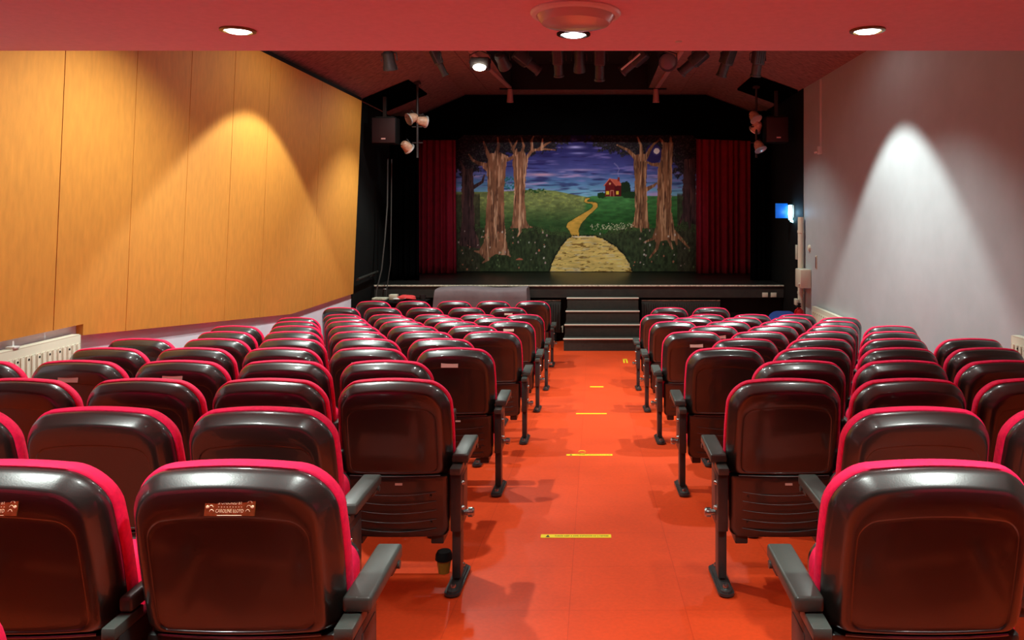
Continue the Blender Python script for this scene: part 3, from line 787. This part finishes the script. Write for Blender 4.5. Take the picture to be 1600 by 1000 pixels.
# blue chair at the far right
M_blue = mat('blue_plastic', (.02, .16, .70), .4)
t = thing('blue_chair', (2.83, 11.5, 0), 'blue plastic chair behind the front seats near the fire extinguisher', 'chair')
L = []
def bc(w, z0, z1, r): return rrect(w, z0, z1, r, rb=.03, taper=False)
mb = MB().loops([[(x, -.02 + .5 * x * x - (z - .46) * .12, z) for x, z in bc(.215, .46, .805, .14)], [(x, .0 + .5 * x * x - (z - .46) * .12, z) for x, z in bc(.205, .47, .795, .13)]], cap0=True)
mb.build('backrest', M_blue, t)
mb = MB().box(-.21, .21, -.0, .42, .43, .455, .01); mb.build('seat', M_blue, t)
for sx in (-1, 1):
    MB().tube([(sx * .18, .02, .44), (sx * .21, -.06, .0)], .011, 10).build('leg', M_bolt, t)
    MB().tube([(sx * .18, .36, .44), (sx * .21, .42, .0)], .011, 10).build('leg', M_bolt, t)

# ------------------------------------------------------------------ right wall fittings
def panel_radiator(xw, s, y0, y1, z0, z1, label, ribs=True):
    """s = direction from the wall into the room (+1/-1)"""
    t = thing('radiator', (xw, (y0 + y1) / 2, z0), label, 'radiator', 'cream panel radiators on the side walls')
    a = xw + s * .02
    front = xw + s * .082
    mb = MB().box(min(a, a + s * .015), max(a, a + s * .015), y0, y1, z0, z1, .004).box(min(front, front - s * .015), max(front, front - s * .015), y0, y1, z0, z1, .004)
    n = int((y1 - y0) / .05)
    for i in range(n):
        yy = y0 + (i + .5) * (y1 - y0) / n
        mb.box(min(front, front + s * .008), max(front, front + s * .008), yy - .016, yy + .016, z0 + .05, z1 - .06, .007)
    atp(t, 'panel', mb, M_cream)
    mb = MB().box(min(a, front), max(a, front), y0 + .01, y1 - .01, z1 - .004, z1 + .006, .002)
    atp(t, 'top_grille', mb, M_cream)
    for yy in (y0, y1): atp(t, 'end_panel', MB().box(min(a, front), max(a, front), yy - .004, yy + .004, z0 + .02, z1), M_cream)
    atp(t, 'bracket', MB().box(min(xw + s * .004, a), max(xw + s * .004, a), y0 + .15, y0 + .2, z0 + .05, z1 - .05)  .box(min(xw + s * .004, a), max(xw + s * .004, a), y1 - .2, y1 - .15, z0 + .05, z1 - .05), M_cream)
    mb = MB()
    for i in range(int((y1 - y0) / .1)):
        yy = y0 + .05 + .1 * i
        mb.tube([(front + s * .0075, yy, z1 - .085), (front + s * .0095, yy, z1 - .085)], .008, 8)
    atp(t, 'slot_row', mb, M_black)
panel_radiator(XL, 1, 3.6, 5.68, CAMZ - 1.50, CAMZ - .885, 'white ribbed radiator under the orange panels on the left wall')
panel_radiator(XR, -1, 9.9, 11.55, .28, .86, 'cream radiator low on the right wall near the stage')
panel_radiator(XR, -1, 4.4, 6.05, CAMZ - 1.58, CAMZ - .95, 'cream radiator at the right edge of the photo')
# the thermostat on top of the left radiator
tag(MB().box(XL + .03, XL + .09, 5.02, 5.07, CAMZ - .878, CAMZ - .862, .004).box(XL + .05, XL + .055, 5.05, 5.065, CAMZ - .862, CAMZ - .83).build('paper_clip', M_white), 'small white clip standing on the left radiator', 'clip')
# conduit and sensor high on the right wall
t = thing('cable_conduit', (XR, 11.35, 3.2), 'thin pale conduit running down the right wall to a small junction', 'conduit')
cy = 11.35
atp(t, 'conduit_tube', MB().box(XR - .022, XR, cy - .012, cy + .012, 3.24, RE_ - .02), M_white, smooth=False)
atp(t, 'junction_box', MB().box(XR - .05, XR, cy - .04, cy + .05, 3.13, 3.25, .008).tube([(XR - .05, cy + .03, 3.17), (XR - .09, cy + .05, 3.16)], .018, 12), M_white)
# stuff in the corner
t = thing('corner_pipe', (XR - .06, 12.2, 0), 'pale vertical pipe in the right corner beside the black wall', 'pipe')
atp(t, 'pipe', MB().tube([(XR - .07, 12.22, .02), (XR - .07, 12.22, 2.2)], .045, 16), M_cream)
atp(t, 'pipe_clip', MB().tube([(XR - .07, 12.22, .98), (XR - .07, 12.22, 1.02)], .052, 16).tube([(XR - .07, 12.22, 1.95), (XR - .07, 12.22, 1.99)], .052, 16), M_cream)
def bx(name, label, cat, m, *a, bev=.006): return tag(MB().box(*a, bev).build(name, m), label, cat)
t = thing('control_box', (XR - .14, 12.05, 1.1), 'cream control box fixed on the corner pipe', 'control box')
atp(t, 'case', MB().box(XR - .17, XR - .002, 11.86, 12.17, 1.10, 1.39, .012), M_cream)
atp(t, 'side_knob', MB().tube([(XR - .165, 11.9, 1.16), (XR - .20, 11.9, 1.16)], .02, 12), M_cream)
tag(MB().lathe([(0, .03), (.04, .028), (.05, .01), (.05, 0)], 20, Matrix.Translation((XR, 11.95, 1.72)) @ Matrix.Rotation(R(-90), 4, 'Y')).build('round_sensor', M_cream), 'small round cream sensor above the control box', 'sensor')
t = thing('wall_thermometer', (XR, 11.6, 1.5), 'narrow cream thermometer strip with dark red lower half on right wall', 'thermometer')
atp(t, 'backing_strip', MB().box(XR - .012, XR - .001, 11.56, 11.62, 1.42, 1.62, .003), M_cream)
atp(t, 'scale_block', MB().box(XR - .016, XR - .010, 11.57, 11.61, 1.43, 1.60, .002), mat('oxblood', (.12, .01, .015), .5))
# fire extinguisher
ex = XR - .17; ey = 11.95
t = thing('fire_extinguisher', (ex, ey, 0), 'red fire extinguisher standing in the right corner by the radiator', 'fire extinguisher')
M_fire = mat('extinguisher_red', (.55, .012, .012), .3)
EB = .30
MB().box(-.10, .10, -.10, .10, 0, EB - .002, .008).build('stand', M_black, t)
MB().lathe([(0, EB), (.075, EB), (.082, EB + .02), (.082, EB + .40), (.07, EB + .45), (.03, EB + .48), (.022, EB + .50), (0, EB + .5)], 28).build('cylinder_body', M_fire, t)
MB().lathe([(.0835, EB + .20), (.0835, EB + .35)], 28).build('label_band', M_label, t)
MB().box(-.018, .018, -.07, .05, EB + .51, EB + .53, .004).box(-.015, .015, -.08, .04, EB + .55, EB + .565, .004).tube([(0, 0, EB + .49), (0, 0, EB + .55)], .016, 10).build('valve_handle', M_black, t)
MB().tube([(0, -.02, EB + .52), (-.07, -.05, EB + .50), (-.10, -.04, EB + .40), (-.098, -.02, EB + .2)], .011, 10).build('hose', M_black, t)
bx('wall_socket', 'small cream socket box low on the corner pipe above the extinguisher', 'socket', M_cream, XR - .16, XR - .115, 12.15, 12.29, .80, .90)
# blue and white lamp on the black wall
t = thing('wall_lamp', (3.2, 12.9, 2.2), 'blue and white glowing lamp on the black wall right of the stage', 'lamp')
M_glow = mat('cyan_glow', (.5, .8, .9), .4, emit=(.35, .85, 1), estr=6)
M_bluebox = mat('blue_lamp_panel', (.005, .13, .55), .4, emit=(.0, .12, .6), estr=.35)
lx = 3.09; ly = 12.95
atp(t, 'blue_panel', MB().box(lx, lx + .20, ly, ly + .05, 2.18, 2.43, .006), M_bluebox)
atp(t, 'glowing_tube', MB().tube([(lx + .235, ly - .04, 2.15), (lx + .235, ly - .05, 2.26), (lx + .235, ly - .04, 2.40)], [.03, .045, .035], 16).tube([(lx + .24, ly - .03, 2.14), (lx + .29, ly - .03, 2.12)], .02, 10), M_glow)
atp(t, 'cream_housing', MB().box(lx + .245, lx + .33, ly - .10, ly - .04, 2.19, 2.40, .006), M_cream)
atp(t, 'wall_arm', MB().box(lx + .05, XR - .01, ly + .05, ly + .09, 2.26, 2.32), M_black)
pl = bpy.data.lights.new('lamp', 'POINT'); pl.energy = 1.6; pl.color = (.35, .7, 1); pl.shadow_soft_size = .05
po = bpy.data.objects.new('lamp', pl); C.objects.link(po); po.location = (lx + .2, ly - .2, 2.27)
bx('light_switch', 'narrow cream switch plate on the black wall right of the stage', 'switch', M_cream, XR - .024, XR - .010, 12.62, 12.72, 1.50, 1.74, bev=.003)
t = thing('socket_pair', (2.98, YS, .8), 'pair of cream power sockets on the stage front, right side', 'socket')
for xx in (2.98, 3.13): atp(t, 'socket_plate', MB().box(xx, xx + .10, YS - .012, YS + .004, .79, .87, .004), M_cream)
bx('stage_front_tag', 'tiny white tag on the stage front, left end', 'tag', M_white, -3.68, -3.62, YS + .001, YS + .006, .925, .95, bev=.001)

# ------------------------------------------------------------------ left black wall: handrail, cable
t = thing('handrail', (XL + .1, 12.9, 1.1), 'black handrail on the wall between orange panels and stage', 'handrail')
atp(t, 'rail', MB().tube([(XL + .10, 12.34, 1.20), (XL + .10, 13.45, 1.24)], .022, 12), M_stagefront)
for y in (12.5, 13.3): atp(t, 'bracket', MB().tube([(XL + .02, y, 1.16), (XL + .10, y, 1.2)], .01, 8), M_stagefront)
M_cable = mat('grey_cable', (.05, .045, .04), .5)
pts = [(-3.52, 13.2, 3.2), (-3.53, 13.2, 2.4), (-3.56, 13.15, 1.8), (-3.60, 13.1, 1.3), (-3.66, 13.0, .95), (-3.68, 12.95, .4), (-3.69, 12.9, .012)]
tag(MB().tube(pts, .012, 8).build('hanging_cable', M_cable), 'grey cable hanging down beside the left stage corner', 'cable')
pts = [(-3.48, 13.3, 3.2), (-3.49, 13.3, 2.2), (-3.50, 13.3, 1.4), (-3.56, 13.25, .9), (-3.58, 13.2, .012)]
tag(MB().tube(pts, .009, 8).build('hanging_cable', M_cable), 'thinner straight cable behind the grey hanging one, left stage corner', 'cable')

def ceilz(x):
    if x < XA: return FZ + (x - XA) * (FZ - LE + .05) / (XA - XL + .05)
    if x > XB: return FZ + (x - XB) * (RE_ - .02 - FZ) / (XR + .05 - XB)
    return FZ
# ------------------------------------------------------------------ loudspeakers and side lanterns
M_grille = mat('speaker_grille', (.035, .012, .012), .7, bump=.6, bscale=300)
M_badge = mat('speaker_badge', (.9, .55, .5), .4)
def speaker(x0, x1, z0, z1, y, side, word):
    t = thing('loudspeaker', ((x0 + x1) / 2, y, z0), 'black loudspeaker hung high on the %s of the stage opening' % word, 'loudspeaker', 'hanging loudspeakers')
    atp(t, 'cabinet', MB().box(x0, x1, y + .02, y + .28, z0, z1, .008), M_black)
    atp(t, 'grille', MB().box(x0 + .012, x1 - .012, y, y + .025, z0 + .012, z1 - .012, .008), M_grille)
    bxx = x0 + (x1 - x0) * (.5 if side < 0 else .55)
    b = atp(t, 'badge', MB().box(bxx - .035, bxx + .035, y - .004, y, z0 + .07, z0 + .092), M_badge)
    atp(t, 'bracket', MB().box(x0 + .17, x0 + .22, y + .1, y + .16, z1, ceilz(x0 + (.17 if x0 < 0 else .22)) - .046).box(x0 + .05, x1 - .05, y + .08, y + .18, z1, z1 + .02), M_steel)
speaker(-3.68, -3.27, 3.42, 3.86, 12.75, -1, 'left')
speaker(2.88, 3.26, 3.44, 3.87, 12.75, 1, 'right')
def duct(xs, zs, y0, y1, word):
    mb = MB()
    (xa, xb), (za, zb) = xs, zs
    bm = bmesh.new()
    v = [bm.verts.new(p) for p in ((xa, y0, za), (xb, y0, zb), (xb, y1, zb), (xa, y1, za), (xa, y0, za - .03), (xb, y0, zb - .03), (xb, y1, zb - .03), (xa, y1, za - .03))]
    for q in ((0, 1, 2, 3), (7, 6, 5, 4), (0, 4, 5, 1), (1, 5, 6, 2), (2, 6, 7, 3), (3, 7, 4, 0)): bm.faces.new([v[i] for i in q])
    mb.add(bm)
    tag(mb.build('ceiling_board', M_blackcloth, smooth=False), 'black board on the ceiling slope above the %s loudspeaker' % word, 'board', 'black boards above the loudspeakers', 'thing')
sl = (FZ - (LE - .05)) / (XA - (XL - .05)); sr = ((RE_ - .02) - FZ) / (XR + .05 - XB)
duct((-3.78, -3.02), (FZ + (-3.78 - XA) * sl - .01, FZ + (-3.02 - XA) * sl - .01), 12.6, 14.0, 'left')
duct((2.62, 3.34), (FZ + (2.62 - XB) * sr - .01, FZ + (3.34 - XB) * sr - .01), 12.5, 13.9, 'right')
M_tan = mat('worn_lamp_tan', (.62, .36, .24), .45, noise=.3, nscale=20)
def birdie(x, z, y, side, d, label, rim=True):
    t = thing('side_spotlight', (x, y, z), label, 'spotlight', 'small spotlights beside the loudspeakers')
    q = Vector(d).to_track_quat('Z', 'Y').to_matrix().to_4x4()
    MB().lathe([(0, -.11), (.045, -.105), (.07, -.07), (.085, -.0), (.09, .05)], 22, q).build('lamp_body', M_tan, t)
    MB().lathe([(.088, .045), (.104, .05), (.106, .068), (.09, .07), (.07, .055), (0, .05)], 22, q).build('front_rim', M_chip, t)
    MB().tube([(side * .10, .0, .01), (0, .0, .13), (-side * .10, .0, .01)], .008, 8).build('yoke', M_lantern, t)
for side, px, word in ((-1, -2.955, 'left'), (1, 2.76, 'right')):
    t = thing('spotlight_pole', (px, 12.95, 3.2), 'dark pole carrying small spotlights beside the %s loudspeaker' % word, 'pole', 'spotlight poles')
    hh = ceilz(px) - 3.2 - (.066 if side > 0 else 0)
    MB().tube([(0, 0, 0), (0, 0, hh)], .02, 12).build('pole', M_lantern, t)
    MB().box(-.05, .05, -.05, .05, hh - .05, hh - .01).build('ceiling_plate', M_lantern, t)
    for zz in (.25, .52, .72): MB().tube([(-.09, 0, zz), (.09, 0, zz)], .012, 8).build('cross_arm', M_lantern, t)
birdie(-3.04, 3.86, 12.9, 1, (-.6, -.5, -.35), 'upper large tan spotlight on the pole by the left loudspeaker')
birdie(-2.88, 3.82, 13.0, 1, (.7, .5, -.1), 'small tan spotlight pointing to stage, by the left loudspeaker')
birdie(-3.12, 3.38, 12.9, 1, (.5, .6, -.55), 'lowest tan spotlight under the left loudspeaker')
birdie(2.72, 3.88, 12.9, 1, (.35, -.5, -.75), 'upper large tan spotlight on the pole by the right loudspeaker')
birdie(2.775, 3.72, 13.0, 1, (-.3, .6, -.6), 'middle small tan spotlight beside the right loudspeaker')
birdie(2.80, 3.38, 12.9, 1, (.3, -.4, -.8), 'lowest tan spotlight under the right loudspeaker')

# ------------------------------------------------------------------ lighting bar with lanterns
BY, BZ = 9.5, 4.31
t = thing('lighting_bar', (0, BY, BZ), 'horizontal bar under the board ceiling carrying the theatre lanterns', 'lighting bar')
MB().tube([(-2.6, 0, 0), (2.35, 0, 0)], .024, 14).build('bar', M_lantern, t)
for x in (-2.0, -.3, 1.6): MB().tube([(x, 0, 0), (x, 0, (FZ + .5 if RX0 < x < RX1 else FZ) - BZ)], .012, 8).build('hanger', M_lantern, t)
def lantern(px, d, kind, L, label, bright=None, r=.065):
    x = (px - 926) * BY / 1200
    t = thing('theatre_lantern', (x, BY, BZ), label, 'theatre lantern', 'theatre lanterns on the lighting bar')
    d = Vector(d).normalized()
    q = d.to_track_quat('Z', 'Y').to_matrix().to_4x4()
    L *= 1.12; r *= 1.08
    o = Vector((0, 0, -.17))
    T = Matrix.Translation(o) @ q
    MB().box(-.03, .03, -.035, .035, -.05, .035, .006).build('hook_clamp', M_lantern, t)
    s = d.cross(Vector((0, 0, 1)));  s = s.normalized() if s.length > .05 else Vector((1, 0, 0))
    a = s * (r + .035)
    MB().tube([tuple(o + a), tuple(o + a * .95 + Vector((0, 0, .09))), (0, 0, -.045), tuple(o - a * .95 + Vector((0, 0, .09))), tuple(o - a)], .008, 8).build('yoke', M_lantern, t)
    if kind == 'profile':
        mb = MB().box(-r, r, -r, r, -L * .45, L * .12, .018, 3, T)
        for k in range(4): mb.box(-r * .7 + k * r * .4, -r * .55 + k * r * .4, -r - .006, r + .006, -L * .4, L * .05, 0, 1, T)
        mb.build('lamp_house', M_lantern, t)
        MB().lathe([(r * .86, L * .1), (r * .86, L * .5), (r * 1.0, L * .5), (r * 1.0, L * .56), (r * .8, L * .56)], 22, T).build('lens_tube', M_lantern, t)
        MB().lathe([(0, L * .54), (r * .4, L * .535), (r * .8, L * .52)], 20, T).build('lens', mat('lens_glass', (.12, .09, .09), .12), t)
    else:
        MB().lathe([(0, -L * .45), (r * .7, -L * .44), (r, -L * .35), (r * 1.05, L * .1), (r * 1.25, L * .3), (r * 1.25, L * .42), (r * 1.05, L * .42)], 24, T).build('lamp_house', M_lantern, t)
        MB().lathe([(0, L * .43), (r * .6, L * .42), (r * 1.1, L * .38)], 22, T).build('lens', mat('lens_glass', (.12, .09, .09), .12), t)
    if bright:
        MB().box(r * 1.02, r * 1.12, -.012, .012, -L * .3, L * .5, .003, 1, T).build('edge_flap', M_chip, t)
    return t
lantern(608, (.08, .35, -1), 'fresnel', .24, 'short round theatre lantern hung farthest left on the bar')
lantern(685, (.45, .30, -1), 'profile', .32, 'slim theatre lantern with bright steel edge, left part of bar', True, .042)
lantern(785, (.25, .6, -.5), 'fresnel', .22, 'squat theatre lantern just right of the lit lamp')
lantern(822, (.95, .35, -.7), 'profile', .34, 'long theatre lantern slanting down to the right')
lantern(872, (.04, .5, -1), 'profile', .32, 'upright theatre lantern, first of three hanging straight down', None, .06)
lantern(905, (.02, .6, -1), 'fresnel', .30, 'upright theatre lantern, middle of three hanging straight down', None, .055)
lantern(937, (0, .4, -1), 'profile', .40, 'longest upright theatre lantern, third of three hanging down', None, .062)
lantern(992, (-.9, .35, -.7), 'profile', .34, 'long theatre lantern slanting down left with bright front edge', True)
lantern(1042, (.05, -1, -.4), 'fresnel', .24, 'round faced theatre lantern turned toward the camera', None, .085)
lantern(1085, (-.9, .4, -.75), 'profile', .36, 'long theatre lantern slanting down left over brown ceiling')
lantern(1135, (-.3, .4, -1), 'profile', .32, 'theatre lantern tilted slightly left, second from bar right end')
lantern(1184, (-.08, .4, -1), 'profile', .31, 'theatre lantern hung farthest right on the bar')
# the lit lamp
M_hot = mat('lit_lens', (1, 1, .9), .4, emit=(.95, 1, .8), estr=45)
x = (750 - 926) * BY / 1200
t = thing('lit_floodlight', (x, BY, BZ), 'glowing white floodlight between the lanterns, the only one lit', 'floodlight')
MB().box(-.03, .03, -.035, .035, -.05, .035, .006).build('hook_clamp', M_lantern, t)
MB().tube([(-.13, 0, -.2), (-.13, 0, -.1), (0, 0, -.04), (.13, 0, -.1), (.13, 0, -.2)], .008, 8).build('yoke', M_lantern, t)
MB().box(-.12, .12, -.05, .09, -.28, -.13, .02, 3).build('lamp_house', M_lantern, t)
MB().lathe([(0, .012), (.05, .01), (.078, 0), (.078, -.01), (0, -.01)], 28, Matrix.Translation((0, -.05, -.265)) @ Matrix.Rotation(R(140), 4, 'X') @ Matrix.Scale(.62, 4, (0, 1, 0))).build('lit_lens', M_hot, t)
spot((x, BY - .15, BZ - .35), (x + .3, BY - 2.5, 0), 60, 120, .8, COOL, .06)
# fittings at the recess corners
for px, word in ((797, 'left'), (1025, 'right')):
    xx = (px - 926) * 14.7 / 1200
    t = thing('ceiling_spotlight', (xx, 14.7, FZ), 'pinkish cylindrical fitting at the %s corner of the ceiling recess' % word, 'light fitting', 'cylindrical fittings by the ceiling recess')
    M_pinkcan = mat('pink_can', (.5, .26, .24), .5)
    MB().lathe([(0, -.02), (.05, -.02), (.055, -.12), (.066, -.27), (.056, -.27), (0, -.2)], 24).build('can', M_pinkcan, t)
    MB().box(-.2, .2, -.03, .03, -.022, 0).build('mounting_plate', M_black, t)
    s = 1 if word == 'left' else 1
    t = thing('ceiling_batten', (xx, 13.5, FZ), 'reddish wooden batten slanting beside the %s edge of the recess' % word, 'batten', 'wooden battens by the ceiling recess')
    dx = -.22 if word == 'left' else .1
    M = Matrix.Translation((0, 0, -.012))
    poly = [(-.03, 1.0), (.05, 1.0), (.03 + dx, -2.2), (-.03 + dx, -2.2)]
    MB().prism(poly, .03, Matrix.Translation((0, 0, -.03))).build('board', M_pinkcan, t)

# ------------------------------------------------------------------ low ceiling lights
M_down = mat('downlight_glow', (1, 1, 1), .4, emit=(1, 1, 1), estr=14)
for x, y, word in ((-1.82, 3.94, 'left'), (-.10, 4.02, 'middle'), (1.41, 3.94, 'right')):
    t = thing('downlight', (x, y, SOF), {'left': 'lit round downlight in the pink ceiling above the orange panels side', 'middle': 'lit round downlight just below the dome fitting', 'right': 'lit round downlight in the pink ceiling above the pale wall side'}[word], 'downlight', 'downlights in the low pink ceiling')
    MB().lathe([(.066, 0), (.088, 0), (.088, -.008), (.070, -.012), (.066, -.004)], 36).build('bezel', M_black if word == 'middle' else M_brass, t)
    MB().lathe([(0, -.016), (.05, -.014), (.066, -.004), (.066, -.001), (0, -.001)], 36).build('lit_disc', M_down, t)
t = thing('dome_light', (-.08, 3.60, SOF), 'unlit clear dome ceiling light with white rim on the pink ceiling', 'ceiling light')
MB().lathe([(0, 0), (.21, 0), (.213, -.008), (.205, -.018), (.185, -.022), (.18, -.012), (0, -.012)], 48).build('rim', mat('white_dome_rim', (.85, .82, .8), .35), t)
mg = bpy.data.materials.new('clear_dome'); mg.use_nodes = True; nt, b = nodes_of(mg)
b.inputs['Base Color'].default_value = (.95, .8, .78, 1); b.inputs['Roughness'].default_value = .12; b.inputs['Transmission Weight'].default_value = .45
MB().lathe([(.182, -.02), (.172, -.040), (.158, -.055), (.10, -.066), (0, -.069)], 48).build('dome', mg, t)
MB().lathe([(0, -.012), (.13, -.014), (.12, -.035), (.05, -.045), (0, -.046)], 36).build('reflector', mat('white_dome_rim', (.85, .82, .8), .35), t)
tag(MB().lathe([(0, -.006), (.018, -.004), (.02, 0)], 20, Matrix.Translation((.47, 4.2, SOF))).build('ceiling_hook_plate', M_white), 'tiny pale disc on the pink ceiling right of the dome', 'disc')

# ------------------------------------------------------------------ yellow floor tapes
def tape(px0, px1, py, wd, label, text=None, rot=0):
    # a strip lying across the aisle
    Fc = CAMZ - .0
    k = (py - 336) / 1200
    y = (CAMZ - RAKE0 * SLOPE) / (k - SLOPE)
    if y > RAKE0: y = CAMZ / k
    x0 = (px0 - 926) * y / 1200; x1 = (px1 - 926) * y / 1200
    t = thing('floor_tape', ((x0 + x1) / 2, y, fz(y)), label, 'tape', 'yellow distance tapes on the aisle floor')
    t.rotation_euler = (-math.atan(SLOPE) if y < RAKE0 else 0, 0, rot)
    h = (x1 - x0) / 2
    MB().box(-h, h, -wd / 2, wd / 2, .0005, .0018).build('tape_strip', M_yellow, t, smooth=False)
    if text:
        me = text_mesh(text, wd * .42, M_ink, thick=.0002); wtxt = max(v.co.x for v in me.vertices) - min(v.co.x for v in me.vertices)
        o = link('lettering', me, t, (h * .16, 0, .0022)); o.scale = (h * 2 * .76 / wtxt, 1, 1)
        MB().prism([(-h * .86, -wd * .34), (-h * .74, -wd * .34), (-h * .80, wd * .36)], .0006, Matrix.Translation((0, 0, .0018))).build('warning_mark', M_ink, t)
    return t
tape(845, 955, 838, .055, 'nearest yellow tape across the aisle with printed warning', 'PLEASE KEEP A SAFE DISTANCE OF 2 METRES')
t2 = tape(885, 957, 711, .05, 'second yellow tape across the aisle with one curled corner', 'PLEASE KEEP A SAFE DISTANCE OF 2 METRES')
MB().loops([[(-.06 + .03 * math.cos(a), .026 + .006 * j, .004 + .012 * (1 + math.sin(a))) for a in [k * .628 for k in range(10)]] for j in range(4)], cap0=False, cap1=False).build('curled_corner', M_yellow, t2)
tape(900, 948, 646.5, .05, 'third yellow tape across the aisle, thin with no visible print')
tape(922, 943, 604.5, .05, 'short fourth yellow tape farther down the aisle')
t = thing('floor_sticker', (.50, 11.75, 0), 'small yellow looped sticker on the floor before the stage steps', 'sticker')
mb = MB()
for s in (-1, 1): mb.box(s * .022 - .012, s * .022 + .012, -.16, .12, .0005, .002)
mb.box(-.034, .034, .10, .16, .0005, .002)
mb.build('sticker_strip', M_yellow, t, smooth=False)

# drink cup under the aisle seat
cyy = 3.72; t = thing('drink_cup', (-.72, cyy, fz(cyy)), 'yellow cup with black lid under the third row left aisle seat', 'cup')
MB().lathe([(0, .0), (.026, .0), (.036, .065), (.036, .07)], 24).build('cup_body', mat('mustard_cup', (.26, .15, .015), .5), t)
MB().lathe([(.037, .065), (.042, .067), (.040, .09), (.032, .105), (0, .105)], 24).build('lid', M_black, t)
